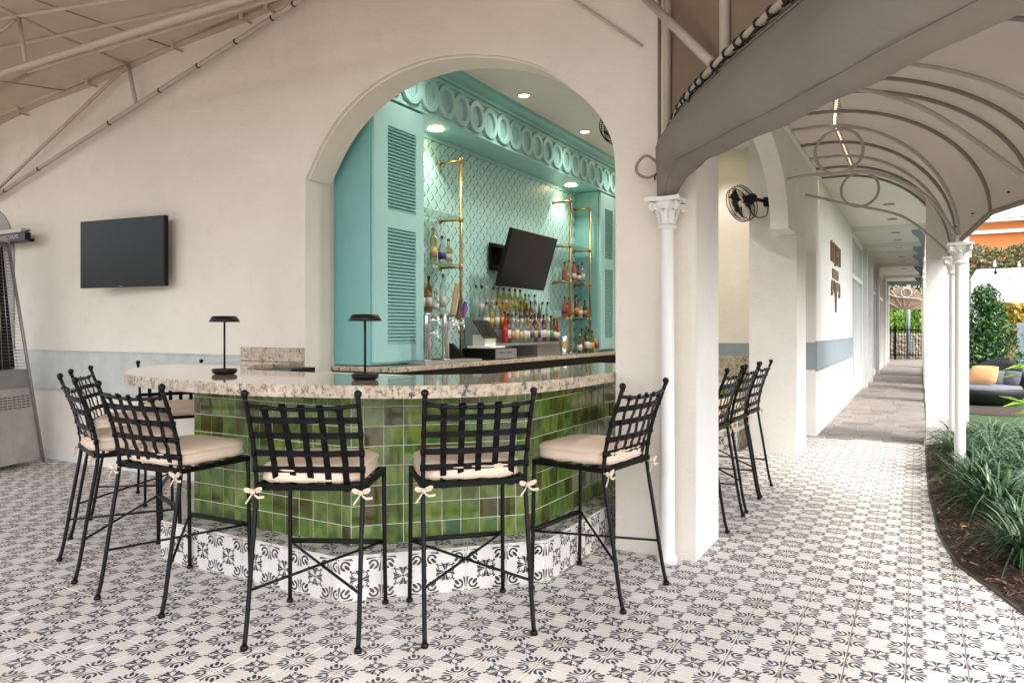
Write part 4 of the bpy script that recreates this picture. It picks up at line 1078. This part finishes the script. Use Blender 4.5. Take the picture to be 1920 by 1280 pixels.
for e in (-.5,0,.5):
    for z0_,z1_ in ((1.0,2.3),): gw.tube([(e*hx(z0_)*.9,-hx(z0_)*.9,z0_),(e*hx(z1_)*.9,-hx(z1_)*.9,z1_)],.003,4); gw.tube([(hx(z0_)*.9,e*hx(z0_)*.9,z0_),(hx(z1_)*.9,e*hx(z1_)*.9,z1_)],.003,4)
obj('wire_guard', gw, M_steel, ht)
obj('cap', MB().add(ring(2.30,1.15)+ring(2.34,1.15)+[(0,0,2.37)], [(0,1,5,4),(1,2,6,5),(2,3,7,6),(3,0,4,7),(3,2,1,0),(4,5,8),(5,6,8),(6,7,8),(7,4,8)]), M_hp, ht)

# ------------------------------------------------------------------ tent over the terrace
tn = thing('terrace_tent', 'tan canvas tent roof on cream pipe trusses over the bar terrace', 'tent', (-6.0,2.0,0))
def tpart(n, mb, mat, **k): return obj(n, mb, mat, tn, world=True, **k)
def zt(x, y):
    a = 3.985 + .075*(x+6.67); b = 4.20
    f = min(1,max(0,(4.24-y)/1.0)); return a + (b-a)*f + max(0,3.2-max(y,.8))*.10 - max(0,.4-y)*.16
DS = lambda s: (-1.32+.616*s, 4.2-.788*s)
NRM = Vector((-.788,-.616,0))
tb = MB(); V=[]; nx, ny = 40, 30
for j in range(ny+1):
    y = 4.33 - (4.33+1.5)*j/ny
    xr = min(1.25, -1.32 + .616*(4.2-y)/.788 - .02) if y < 4.2 else -1.34
    for i in range(nx+1):
        x = -13 + (xr+13)*i/nx
        V.append((x,y,zt(x,y)+.018*sin(x*2.8)*sin(y*3.1)))
tb.add(V,[(j*(nx+1)+i,j*(nx+1)+i+1,(j+1)*(nx+1)+i+1,(j+1)*(nx+1)+i) for j in range(ny) for i in range(nx)],smooth=True)
tpart('canvas', tb, M_tent, norm=False)
gp = MB(); V=[]
PIPE = [(-.02,2.16),(.0,2.30),(.04,2.44),(.14,2.57),(.34,2.665),(.715,2.715),(1.4,2.74),(2.0,2.74),(2.8,2.69),(3.4,2.58),(3.8,2.42),(4.0,2.2)]
PIPE = catmull(PIPE,5)
def dpt(s, z, n=0): x,y = DS(s); return (x+NRM.x*n, y+NRM.y*n, z)
for k,(s,z) in enumerate(PIPE):
    for j in range(9): V.append(dpt(s, z+(4.9-z)*j/8, -.035+.012*sin(s*9+j)))
n = len(PIPE); gp.add(V,[(i*9+j,(i+1)*9+j,(i+1)*9+j+1,i*9+j+1) for i in range(n-1) for j in range(8)],smooth=True)
V=[dpt(s,z,-.035) for s,z in ((-.22,2.2),(-.22,4.9),(-.02,4.9),(-.02,2.2))]; gp.add(V,[(0,1,2,3)])
tpart('end_panel', gp, M_tent, norm=False)
def pipe(P, r=.021, mat=M_pipe, name='pipe'): return tpart(name, MB().tube(P, r, 8), mat)
pipe([(-13,4.2,3.54),(-9.3,4.2,3.82),(-4.6,4.2,4.165),(-1.6,4.2,4.38)],.020)
pipe([(-9.45,4.21,2.87),(-4.3,4.21,4.10),(-3.9,4.21,4.2)],.021)
pipe([(-6.67,4.2,3.97),(-6.56,4.205,3.567)],.019); pipe([(-6.69,4.195,3.96),(-9.33,4.195,2.92)],.018); pipe([(-9.28,4.2,2.92),(-9.28,4.2,3.81)],.018)
pipe([(-8.43-3,3.89,4.09),(-8.43,3.89,4.03),(-4.3,3.89,3.95),(-2.5,3.89,3.91)],.018)
pipe([(-10,3.52,4.28),(-7.63,3.52,4.085),(-4.41,3.52,3.815),(-3,3.52,3.7)],.017)
pipe([(-9,3.2,4.37),(-6.67,3.2,4.06),(-5.3,3.2,3.885),(-4,3.2,3.72)],.017)
pipe([(-10,3.2,3.68),(-6.93,3.2,3.62),(-3.94,3.2,3.57),(-3,3.2,3.55)],.028)
pipe([(-6.62,3.2,4.05),(-6.5,3.2,3.62)],.017); pipe([(-6.68,3.2,4.03),(-8.6,3.2,3.66)],.016)
pipe([(-6.67,4.2,3.97),(-6.67,3.89,3.995),(-6.67,3.52,4.02),(-6.67,3.2,4.07),(-6.67,2.0,4.24),(-6.67,0,4.45)],.018)
tpart('seam', MB().tube([(-6.03,4.2,4.02),(-6.5,3.15,4.185)],.007,5), M_ribd); tpart('seam', MB().tube([(-7.76,4.2,3.90),(-8.6,3.6,4.02)],.007,5), M_ribd)
for x in (-8.67,-7.35,-5.98,-5.05,-4.75):
    z = 3.82+(x+9.3)*.0734; tpart('clip', MB().box((x-.03,4.17,z-.012),(x+.012,4.235,z+.032)).box((x-.008,4.172,z-.075),(x+.028,4.182,z-.012)).box((x-.008,4.182,z-.075),(x-.002,4.30,z-.05)), M_pipe)
for x in (-9.0,-8.3,-7.0,-6.2,-5.65,-5.15,-4.7,-4.45):
    z = 2.87+(x+9.45)*.2388; tpart('cable_tie', MB().lathe([(.0235,-.008),(.026,0),(.0235,.008)],10,(x,4.21,z),Matrix.Rotation(RAD(76),4,'Y')), M_blackp)
pipe([(-2.3,4.28,3.85),(-1.98,4.28,3.575),(-1.50,4.28,3.17)],.008)
pipe([dpt(.02,2.32,.0),dpt(.02,4.6,.0)],.024); pipe([dpt(.80,2.72,.0),dpt(.80,4.7,.0)],.026); pipe([(-1.47,4.22,3.45),dpt(.70,2.74,.02)],.026)
pipe([dpt(-.20,2.15,.03),dpt(-.20,3.4,.03),dpt(-.19,4.6,.03)],.012,M_ribd,'hem_rope'); pipe([dpt(-.12,2.25,.0),dpt(-.12,4.6,.0)],.010,M_roll,'hem_rope')

# ------------------------------------------------------------------ barrel canopy over the walk
bc = thing('barrel_canopy', 'taupe barrel vault canopy on hooped ribs over the tiled walk', 'canopy', (-.4,7.0,0))
def cpart(n, mb, mat, **k): return obj(n, mb, mat, bc, world=True, **k)
SEC = [((-1.165,10.32),(.33,10.32),2.25),((-1.165,9.72),(.33,9.72),2.27),((-1.165,9.1),(.33,9.1),2.2),((-1.165,8.4),(.33,8.4),2.30),((-1.165,7.7),(.33,7.7),2.2),((-1.165,7.2),(.53,7.2),2.37),((-1.165,6.6),(.76,6.65),2.38),((-1.165,5.9),(1.03,5.95),2.2),((-1.165,5.3),(1.45,5.1),2.40),((-1.165,4.8),(1.85,4.2),2.45),((-1.18,4.35),(2.0,2.6),2.5),((-1.20,4.22),(1.55,.80),2.5)]
ZW = 3.43
def vault(sec, f, dz=0):
    (a,b),(c,d),ze = sec
    x = a+(c-a)*f; y = b+(d-b)*f
    g = max(0,(f-.19)/.81); return (x,y,ze+(ZW-ze)*sqrt(max(0,1-g*g))+dz)
def lerp_sec(A,B,t): return ((A[0][0]+(B[0][0]-A[0][0])*t,A[0][1]+(B[0][1]-A[0][1])*t),(A[1][0]+(B[1][0]-A[1][0])*t,A[1][1]+(B[1][1]-A[1][1])*t),A[2]+(B[2]-A[2])*t)
FS = [0,.06,.12,.19,.24,.290,.304,.36,.44,.52,.6,.68,.75,.81,.86,.90,.935,.96,.98,.992,1.0]
secs = []
for i in range(len(SEC)-1):
    for k in range(4): secs.append(lerp_sec(SEC[i],SEC[i+1],k/4))
secs.append(SEC[-1])
cv_ = MB(); V=[]
for s in secs:
    for f in FS: V.append(vault(s,f,.02))
nF = len(FS); F_=[]
for i in range(len(secs)-1):
    yy = secs[i][0][1]
    for j in range(nF-1):
        if FS[j] == .290 and 6.0 < yy < 10.0: continue
        F_.append((i*nF+j,(i+1)*nF+j,(i+1)*nF+j+1,i*nF+j+1))
cv_.add(V,F_,smooth=True); cpart('canvas', cv_, M_canopy, norm=False)
FR = [k/40 for k in range(38)]+[.945,.96,.975,.985,.993,1.0]
for i in (0,1,2,3,4,5,6,7,8,9):
    s = SEC[i]; cpart('rib', MB().tube([vault(s,f,-.012) for f in FR],.017,8), M_wpipe if i in (2,4,7) else M_ribd)
for t_ in (.5,): 
    s = lerp_sec(SEC[6],SEC[7],.5); cpart('rib', MB().tube([vault(s,f,-.012) for f in FR],.017,8), M_ribd)
cpart('wall_rail', MB().box((-1.169,4.86,3.40),(-1.12,10.34,3.44)), M_white)
hem = MB().tube([vault(s,1.0,.01) for s in secs],.022,8); cpart('hem', hem, M_canopy)
stl = MB()
for i in range(0,len(secs)-6):
    if i%2 == 0: x_,y_,z_ = vault(secs[i],.995,.0); stl.lathe([(0,0),(.012,0),(.012,.01),(0,.012)],8,(x_-.01,y_,z_))
cpart('stud', stl, M_blackp, kind='stuff')
def ring_(c, r, y): return MB().tube([(c[0]+r*cos(2*pi*k/40), y, c[1]+r*sin(2*pi*k/40)) for k in range(40)],.015,8,closed=True)
cpart('ring', ring_((-.68,3.15),.215,7.7), M_wpipe); cpart('ring', ring_((-.585,3.005),.195,9.1), M_wpipe)
cpart('chord', MB().tube(catmull([(-1.165,7.7,2.93),(-.95,7.7,2.945),(-.76,7.7,2.935),(-.386,7.7,2.91),(.05,7.7,2.66),(.31,7.7,2.24)],6),.016,8), M_wpipe)
cpart('chord', MB().tube(catmull([(-1.165,9.1,3.0),(-.98,9.1,2.94),(-.81,9.1,2.88),(-.54,9.1,2.80),(-.17,9.1,2.67),(.09,9.1,2.445),(.31,9.1,2.2)],6),.016,8), M_wpipe)
cpart('chord', MB().tube(catmull([(-1.15,5.9,3.35),(-.5,5.92,3.23),(.03,5.93,2.99),(.62,5.95,2.45),(.98,5.95,2.1)],6),.018,8), M_wpipe)
ls = MB(); V=[]
k_ = [s for s in secs if 6.0 < s[0][1] < 10.1]
for s in k_: V += [vault(s,.288,.034), vault(s,.306,.034)]
ls.add(V,[(2*i,2*i+2,2*i+3,2*i+1) for i in range(len(k_)-1)],smooth=True); cpart('seam_strip', ls, fabric('pale yellow seam tape', (.80,.70,.48), .6), norm=False)
lac = MB()
for k in range(60):
    y_ = 6.3+k*.06; a = vault(((-1.165,y_),(.33 if y_>7.7 else .6,y_),2.25),.28,.012); b = vault(((-1.165,y_+.03),(.33 if y_>7.7 else .6,y_+.03),2.25),.316,.012); lac.tube([a,b],.004,4)
cpart('lacing', lac, M_rope, kind='stuff')

# rolled side curtain, laced to its bowed pipe
rc = thing('rolled_curtain', 'thick grey canvas curtain rolled up and laced with black cord to a bowed pipe', 'curtain', (*DS(0),2.2))
def lowz(s): 
    T = [(-.05,2.13),(.06,2.20),(.15,2.27),(.34,2.315),(.7,2.30),(1.4,2.265),(2.09,2.245),(2.52,2.23),(3.2,2.2),(4.0,2.1)]
    for (a,za),(b,zb) in zip(T,T[1:]):
        if s <= b: return za+(zb-za)*max(0,(s-a))/(b-a)
    return 2.1
V=[]; CS = [(0,0),(.045,-.10),(.10,-.30),(.150,-.52),(.165,-.64),(.145,-.76),(.08,-.90),(.01,-.985),(-.05,-1.0),(-.10,-.93),(-.13,-.70),(-.10,-.40),(-.05,-.15)]
for k,(s,z) in enumerate(PIPE):
    h = z-.02-lowz(s); w = min(1, .35+s*2.2) * (1+.05*sin(s*7))
    for (a,b) in CS: V.append(dpt(s, z-.02+b*h*(1+.012*sin(s*11)), a*w))
nc = len(CS); n = len(PIPE); rl = MB(); rl.add(V,[(i*nc+j,i*nc+(j+1)%nc,(i+1)*nc+(j+1)%nc,(i+1)*nc+j) for i in range(n-1) for j in range(nc)],smooth=True)
rl.add([V[j] for j in range(nc)],[tuple(range(nc))])
obj('canvas_roll', rl, M_roll, rc, world=True)
obj('pipe', MB().tube([dpt(s,z,.02) for s,z in PIPE],.021,10), M_pipe, rc, world=True)
for b_, a_ in ((-.16,.068),(-.935,.062)):
    obj('seam', MB().tube([dpt(s, z-.02+b_*(z-.02-lowz(s)), (a_+.0)*min(1,.35+s*2.2)*(1+.05*sin(s*7))) for s,z in PIPE if s > .03],.0035,5), M_ribd, rc, world=True)
def zp(s):
    for (a,za),(b,zb) in zip(PIPE,PIPE[1:]):
        if a <= s <= b: return za+(zb-za)*(s-a)/(b-a)
    return 2.7
s = .02; i = 0
while s < 2.3:
    z = zp(s); l = .028; L = .035
    d0 = random.uniform(.6,1.5)
    m = MB().tube(catmull([dpt(s,z-.03,.03),dpt(s+.005,z,.05),dpt(s+.008,z+.024,.02),dpt(s+.012,z,-.01),dpt(s+.016,z-.03,.035),dpt(s+.02,z-.05*d0,.055),dpt(s+.05,z-.035,.05)],3),.0058,6)
    if i%3 == 0: m.tube(catmull([dpt(s+.01,z-.03,.045),dpt(s+.0,z-.07,.075),dpt(s+.02,z-.10*d0,.085)],3),.005,5)
    obj('lacing', m, M_cord, rc, world=True); s += random.uniform(.025,.09) if s < .6 else random.uniform(.07,.14); i += 1
obj('rope_loop', MB().tube(catmull([(-1.37,4.24,2.40),(-1.44,4.2,2.46),(-1.50,4.2,2.42),(-1.50,4.2,2.36),(-1.44,4.22,2.33),(-1.37,4.24,2.36)],5),.009,7), M_rope, rc, world=True)

# slim columns with leafy capitals
def column(x, y, lab):
    t = thing('slim_column', lab, 'column', (x,y,0), group='slim white columns of the canopy')
    obj('shaft', MB().lathe([(.062,0),(.062,.03),(.05,.05),(.046,.08),(.043,1.2),(.041,2.0),(.041,2.005)],22), M_white, t)
    cp = MB().lathe([(.041,2.0),(.060,2.003),(.062,2.015),(.055,2.028),(.045,2.032),(.046,2.06),(.056,2.10),(.075,2.145),(.085,2.165)],20)
    for q in range(4):
        A = pi/4+q*pi/2; c,s_ = cos(A),sin(A)
        P = [(.045,2.05),(.06,2.10),(.088,2.145),(.108,2.150),(.116,2.132),(.107,2.116),(.094,2.122),(.096,2.134)]
        cp.tube([(r*c,r*s_,z) for r,z in P],[.010,.013,.016,.017,.016,.014,.012,.009],7)
    for q in range(8):
        A = q*pi/4; c,s_ = cos(A),sin(A); tl = Vector((-s_,c,0))
        pr_ = [(.046,2.032,.018),(.056,2.065,.022),(.068,2.10,.020),(.082,2.115,.012),(.084,2.104,.004)]
        V=[]
        for r,z,w in pr_:
            for e in (-1,0,1): V.append(Vector((r*c,r*s_,z))+tl*(w*e)+Vector((c,s_,0))*(.006 if e==0 else 0))
        cp.add(V,[(3*i+e,3*i+e+1,3*i+e+4,3*i+e+3) for i in range(4) for e in range(2)],smooth=True)
    a = .105; cp.prism([(-a,-a),(0,-a*.78),(a,-a),(a*.78,0),(a,a),(0,a*.78),(-a,a),(-a*.78,0)],2.165,2.19)
    obj('capital', cp, M_white, t); obj('block', MB().box((-.035,-.035,2.191),(.035,.035,2.26)), M_white, t)
column(-1.315, 4.205, 'slim white column standing against the cream pier by the right hand stool')
column(.33, 7.7, 'slim white column rising from the strap leaf plants, nearer of the garden pair')
column(.33, 9.1, 'slim white column just behind the nearer garden column')

# ------------------------------------------------------------------ garden
def clump_mesh(n, R, H):
    mb = MB()
    for i in range(n):
        a = random.uniform(0,2*pi); L = random.uniform(.6,1.1)*H; lean = random.uniform(.3,1.15)*R
        b0 = Vector((random.uniform(-.05,.05),random.uniform(-.05,.05),0)); d = Vector((cos(a),sin(a),0)); w = random.uniform(.0055,.0090); sd = Vector((-d.y,d.x,0))
        drop = random.uniform(1.0,1.95); pts = []
        for k in range(6):
            t = k/5; r = lean*(t**1.3); z = L*(2.0*t - drop*t*t)*.80
            pts.append(b0 + d*r + Vector((0,0,max(z,.02))) + sd*(.02*sin(a*3)*t))
        V=[]
        for k,p in enumerate(pts):
            ww = w*(1-.85*(k/5)**2); V += [p-sd*ww, p+sd*ww+Vector((0,0,.002))]
        mb.add(V,[(2*k,2*k+1,2*k+3,2*k+2) for k in range(5)],smooth=True)
    me = mb.mesh('strap_leaf_plant'); me.materials.append(M_grass); return me
cms = [clump_mesh(190,.46,.43) for _ in range(4)]
pos = [(.56,4.98),(.52,5.50),(.50,6.05),(.43,6.55),(.40,7.05),(.72,5.3),(.75,5.9),(.70,6.5),(.63,7.0),(.52,7.5),(.36,8.15),(.36,8.75),(.38,9.4),(.78,7.35),(.85,6.9),(1.0,6.2),(.62,8.0),(.88,7.8),(1.02,7.3),(.62,8.6),(.90,8.35),(1.15,7.9),(.66,9.2),(.95,8.95),(1.22,8.6),(1.45,8.2),(.72,9.75),(1.05,9.6),(1.35,9.3),(1.65,9.0),(1.9,9.5),(1.25,6.9),(.9,5.0),(1.4,7.4)]
for i,(x,y) in enumerate(pos):
    o = obj('strap_leaf_plant', cms[i%4], None); o.location = (x+random.uniform(-.03,.03), y+random.uniform(-.04,.04), .045); sc = random.uniform(.95,1.2); o.scale = (sc,sc,sc*random.uniform(.9,1.1)); o.rotation_euler = (0,0,random.uniform(0,6))
    tag(o, {0:'dark green strap leaf plant nearest the camera at the right edge of the bed',1:'dark green strap leaf plant, second from the front along the tiled edge',2:'dark green strap leaf plant, third from the front along the tiled edge',3:'dark green strap leaf plant, fourth from the front along the tiled edge',4:'dark green strap leaf plant, fifth along the tiled edge, just before the nearer slim column',9:'dark green strap leaf plant hiding the foot of the nearer slim column',10:'dark green strap leaf plant just behind the nearer slim column',11:'dark green strap leaf plant in front of the farther slim column',12:'dark green strap leaf plant at the foot of the white walk pier'}.get(i,'dark green strap leaf plant in the dense mass of the garden bed'), 'plant', 'strap leaf plants in the garden bed')
def leaves(n, fn, size, mb=None):
    mb = mb or MB()
    for _ in range(n):
        p, out_ = fn(); s = size*random.uniform(.6,1.3)
        d = (out_ + Vector((random.gauss(0,.5),random.gauss(0,.5),random.gauss(0,.5)))).normalized()
        u = d.cross(Vector((random.gauss(0,1),random.gauss(0,1),random.gauss(0,1)))).normalized(); v = d.cross(u)
        mb.add([p-u*s, p+v*s*.38+d*s*.12, p+u*s, p-v*s*.38+d*s*.12],[(0,1,2,3)])
    return mb
sh = thing('shrub', 'tall conical glossy green shrub behind the black daybed', 'shrub', (1.28,18.5,0))
cl = [(random.gauss(0,.28),random.gauss(0,.28),random.uniform(.15,2.1)) for _ in range(60)]
def fs2():
    c = random.choice(cl); k = (2.45-c[2])/2.45; R_ = .16+.34*k
    d = Vector((random.gauss(0,1),random.gauss(0,1),random.gauss(0,.8))).normalized()
    return Vector((max(-.5,min(.5,c[0]*1.5))*k,max(-.5,min(.5,c[1]*1.5))*k,c[2]+.1))+d*R_*random.uniform(.6,1), d
obj('crown', leaves(5200,fs2,.055), M_leaf, sh, norm=False); obj('trunk', MB().tube([(0,0,0),(.03,0,.9),(0,.02,1.9)],[.05,.035,.015],8), M_bark, sh)
db = thing('daybed', 'round black wicker daybed with grey cushions on the lawn', 'daybed', (1.08,16.1,.012), RAD(-25)); db.scale = (.88,.88,.95)
bw_ = MB(); V=[]; n = 36; prof = [(.50,.0),(.62,.06),(.72,.18),(.76,.30),(.73,.33),(.69,.30),(.64,.22),(.0,.20)]
for (r,z) in prof:
    for k in range(n):
        a = 2*pi*k/n; bk2 = max(0,sin(a))**1.5; 
        zz = z + (.54*bk2 if .15 < z and r > .6 else 0)*(z/.33); rr = r*(1+.05*bk2)*(1+.006*(k%2))
        V.append((rr*cos(a),rr*sin(a)*1.0,zz))
bw_.add(V,[(i*n+k,i*n+(k+1)%n,(i+1)*n+(k+1)%n,(i+1)*n+k) for i in range(len(prof)-1) for k in range(n)],smooth=True); obj('wicker_shell', bw_, simple('black wicker', (.012,.012,.014), .5, var=.4, vs=60, bmp=.8, bs=70), db)
obj('seat_cushion', MB().lathe([(0,.23),(.62,.23),(.69,.27),(.70,.33),(.66,.37),(0,.39)],28,(0,-.06,0)), M_gcush, db)
def pillow(mb,c,w,h,t_,M):
    V=[];N_=9
    for s in (1,-1):
        for i in range(N_):
            for j in range(N_):
                u=i/(N_-1)*2-1; v=j/(N_-1)*2-1; V.append(M @ Vector((u*w/2*(1-.06*v*v),s*t_/2*((1-u*u)*(1-v*v))**.45,v*h/2*(1-.06*u*u)))+Vector(c))
    q=N_*N_; F2=[]
    for i in range(N_-1):
        for j in range(N_-1):
            a=i*N_+j; F2 += [(a,a+1,a+N_+1,a+N_),(q+a,q+a+N_,q+a+N_+1,q+a+1)]
    return mb.add(V,F2,smooth=True)
for (x,w,a) in ((-.36,.5,25),(.02,.5,0),(.38,.48,-25)):
    obj('back_cushion', pillow(MB(),(x,.34,.50),w*.95,.32,.16,Matrix.Rotation(RAD(a),4,'Z') @ Matrix.Rotation(RAD(-18),4,'X')), M_gcush, db)
op = thing('throw_pillow', 'orange throw pillow leaning on the grey cushions of the daybed', 'pillow', (1.06,15.98,.37))
obj('cover', pillow(MB(),(0,0,.19),.48,.36,.16,Matrix.Rotation(RAD(-28),4,'Z') @ Matrix.Rotation(RAD(-22),4,'X')), M_ocush, op)

ob = thing('orange_building', 'orange rendered building with white cornices beyond the garden', 'building', (6.2,24,.318)); ob.scale = (.773,.773,.773)
obj('wall', MB().box((-6.4,0,-.45),(10,1.8,4.86)).box((-6.4,.02,4.98),(10,1.8,5.26)).box((-6.4,.05,5.9),(10,1.8,7.5)), M_orange, ob)
cn_ = [MB().box((-6.45,-.20,4.86),(10,.3,4.98)), MB().box((-6.5,-.35,5.26),(10,.4,5.36)).box((-6.52,-.40,5.37),(10,.4,5.90))]
for m in cn_: obj('cornice', m, M_white, ob)
vn = thing('wall_vine', 'dry yellow green vine spilling over the wall below the orange building', 'vine', (3.9,22.4,.31)); vn.scale = (.775,.775,.775)
obj('wall', MB().box((-3.5,.3,-.42),(9,.8,3.6)), M_wall, vn)
def fv():
    x = random.uniform(-3.5,5); z = 4.25 - abs(random.gauss(0,.8)) + .12*sin(x*3); return Vector((x,random.uniform(-.35,.3)+max(0,z-3.6)*.4,max(z,.3))), Vector((0,-1,.35))
obj('foliage', leaves(7500,fv,.085), M_vine, vn, norm=False)
mq = thing('marquee', 'white canvas marquee with a deep plain valance beyond the daybed', 'marquee', (3.5,20.5,0))
V=[]; n=40
for i in range(n+1):
    x = -2.4+7.1*i/n; V += [(x,-.02,2.62+.02*sin(i)),(x,0,2.02+.03*abs(sin(i*.55))),(x,.02,2.62+.02*sin(i))]
mv = MB(); mv.add(V,[(3*i,3*i+1,3*i+4,3*i+3) for i in range(n)]); obj('valance', mv, M_sail, mq, norm=False)
obj('roof', MB().add([(-2.4,0,2.62),(4.7,0,2.62),(4.4,1.4,2.95),(-2.2,1.4,2.95)],[(0,1,2,3)]), M_sail, mq, norm=False)
obj('post', MB().tube([(4.6,.1,0),(4.6,.1,2.6)],.04,8), M_white, mq); obj('post', MB().tube([(-2.3,.1,0),(-2.3,.1,2.6)],.04,8), M_white, mq)
gf_ = thing('board_fence', 'grey vertical board fence at the right edge of the garden', 'fence', (1.92,19.6,0))
for k in range(14):
    obj('board', MB().box((.155*k,-.011,.03),(.155*k+.148,.011,1.56+.03*(k%2))), M_band, gf_)
obj('rail', MB().box((-.02,.012,.4),(2.2,.05,.5)).box((-.02,.012,1.25),(2.2,.05,1.35)), M_band, gf_); obj('latch', MB().box((.18,-.04,1.05),(.26,-.012,1.50)), M_blackp, gf_)
yp = thing('yellow_plant', 'yellow leaved plant in a terracotta pot beyond the grey fence', 'plant', (1.98,20.9,0))
obj('pot', MB().lathe([(0,1.05),(.14,1.05),(.20,1.36),(.22,1.36),(.22,1.42),(.18,1.42),(0,1.38)],16).lathe([(0,0),(.2,0),(.16,1.04),(0,1.05)],8), simple('terracotta', (.42,.20,.10), .7), yp)
def fy():
    a = random.uniform(0,2*pi); r = random.uniform(.05,.45); d = Vector((cos(a),sin(a),.6)); return Vector((r*cos(a),r*sin(a),1.45+.7*r+random.uniform(0,.3))), d
obj('foliage', leaves(340,fy,.11), M_yleaf, yp, norm=False)
bp = thing('broadleaf_plant', 'bright green broad leaved plant at the right picture edge', 'plant', (1.36,10.95,0.01))
m = MB()
for i in range(26):
    a = random.uniform(0,2*pi); r = random.uniform(.1,.42); z = random.uniform(.25,.95); L = random.uniform(.10,.17); d = Vector((cos(a),sin(a),random.uniform(-.3,.3))); sd = Vector((-sin(a),cos(a),0)); p = Vector((r*.6*cos(a),r*.6*sin(a),z))
    m.add([p,p+d*L*.6+sd*L*.4+Vector((0,0,.03)),p+d*L*1.7,p+d*L*.6-sd*L*.4+Vector((0,0,.03))],[(0,1,2,3)])
obj('foliage', m, M_bleaf, bp, norm=False); obj('stem', MB().tube([(0,0,0),(.02,0,.5),(0,.02,.9)],[.02,.014,.006],6), M_bark, bp)
for k,(P,nb) in enumerate((([(.2,11.0,2.75),(1.0,13.0,2.45),(2.2,15.5,2.7),(4.0,18,3.1)],6),([(.3,14.0,3.0),(1.2,15.4,2.50),(2.6,16.2,2.42),(4.2,17,2.9)],6))):
    P = catmull(P,8); t = thing('string_lights', ['string of festoon bulbs sagging past the slim columns towards the orange building','string of festoon bulbs sagging across the white marquee valance'][k], 'string lights', P[0])
    obj('wire', MB().tube(P,.006,5), M_cord, t, world=True)
    for i in range(nb):
        q = Vector(P[2+i*3]); 
        obj('bulb', MB().lathe([(.010,0),(.012,-.035),(.016,-.045),(.027,-.078),(.024,-.10),(0,-.115)],10,q), [M_sail if k==0 else M_blackp], t, world=True)

# far end of the walk
fc = thing('far_canopy', 'tan vaulted canopy with a ring ornament at the far end of the walk', 'canopy', (-.55,35.5,0))
V=[]; n=20
pr2 = [(-.85*cos(pi*k/n), 2.28+1.0*sin(pi*k/n)**.8) for k in range(n+1)]
m = MB().prism([(x,z) for x,z in pr2], 0, .03, Matrix(((1,0,0,0),(0,0,1,0),(0,1,0,0),(0,0,0,1))))
m.add([(x,0.03,z) for x,z in pr2]+[(x,2.2,z) for x,z in pr2],[(i,i+1,n+2+i,n+1+i) for i in range(n)],smooth=True); obj('canvas', m, fabric('pale tan canvas', (.52,.40,.29), .3), fc)
for k in range(2,n-1,4): obj('rib', MB().tube([(.0+(pr2[k][0])*.15,-.02,2.3),(pr2[k][0]*.7,-.03,2.3+(pr2[k][1]-2.3)*.75),(pr2[k][0],-.02,pr2[k][1])],.018,6), M_pipe, fc)
obj('ring', MB().tube([(.1+.2*cos(2*pi*k/24),-.04,3.0+.2*sin(2*pi*k/24)) for k in range(24)],.02,6,closed=True), M_white, fc)
obj('chord', MB().tube(catmull([(-.8,-.04,3.25),(-.45,-.04,2.9),(.1,-.04,2.78),(.5,-.04,2.75),(.8,-.04,2.6)],5),.018,6), M_white, fc)
bpart('end_beam', MB().box((-1.17,34.7,3.30),(.12,34.85,3.4595)), M_band)
ff = thing('picket_fence', 'black metal picket fence closing the far end of the walk', 'fence', (-.6,38.2,0))
for k in range(16): obj('picket', MB().box((-.9+.115*k,-.012,.05),(-.9+.115*k+.024,.012,1.56)), M_black, ff)
obj('rail', MB().box((-.95,.013,.2),(1.0,.04,.25)).box((-.95,.013,1.38),(1.0,.04,1.43)), M_black, ff); obj('post', MB().box((-.40,-.05,0),(-.30,.01,1.6)), M_black, ff)
lp = thing('lamp_post', 'dark grey lamp post behind the far picket fence', 'lamp post', (-.42,38.9,0)); obj('post', MB().tube([(0,0,0),(0,0,3.6)],.09,8), M_band, lp); obj('base', MB().rbox((.0,-.14,.3),(.24,.14,.9),.02), M_band, lp)
sw = thing('stone_wall', 'low rubble stone wall behind the far picket fence', 'wall', (-.5,39.6,0)); 
m_, t_, b_ = new_mat('rubble stone'); vo = t_.nodes.new('ShaderNodeTexVoronoi'); vo.inputs['Scale'].default_value = 7; g_ = t_.nodes.new('ShaderNodeNewGeometry'); t_.links.new(g_.outputs['Position'], vo.inputs['Vector'])
t_.links.new(ramp(t_, noise(t_,6,6), [(.3,(.16,.13,.09)),(.7,(.42,.37,.28))]), b_.inputs['Base Color']); bump(t_, b_, vo.outputs['Distance'], 1., .06)
obj('stones', MB().rbox((-4,0,-.05),(7,.5,1.22),.04), m_, sw)
fbsh = []
for k,(x,lab,mt) in enumerate([(-1.3,'yellow green bush beyond the far fence, left of the lamp post',M_bleaf),(.35,'bright green bush beyond the far fence, right of the lamp post',M_bleaf),(-.3,'dark green bush filling the gap behind the lamp post',M_leaf)]):
    t = thing('bush', lab, 'bush', (x,41.5+(k==2)*1.2,0), group='bushes beyond the far fence')
    def fb():
        d = Vector((random.gauss(0,1),random.gauss(0,1),random.gauss(0,1))).normalized(); r = random.uniform(.75,1.05); return Vector((d.x*.85*r,d.y*.8*r,1.9+d.z*1.5*r)), d
    obj('crown', leaves(2200,fb,.085), mt, t, norm=False); obj('trunk', MB().tube([(0,0,0),(0,0,1.5)],[.07,.03],7), M_bark, t)
hd = thing('hedge', 'dense dark hedge along the far side of the garden', 'hedge', (3,44,0))
def fh():
    return Vector((random.uniform(-7,14),random.uniform(-.6,1.2),random.uniform(.05,4.4))), Vector((random.gauss(0,.4),-1,.3))
obj('foliage', leaves(11000,fh,.20), M_leaf, hd, norm=False)
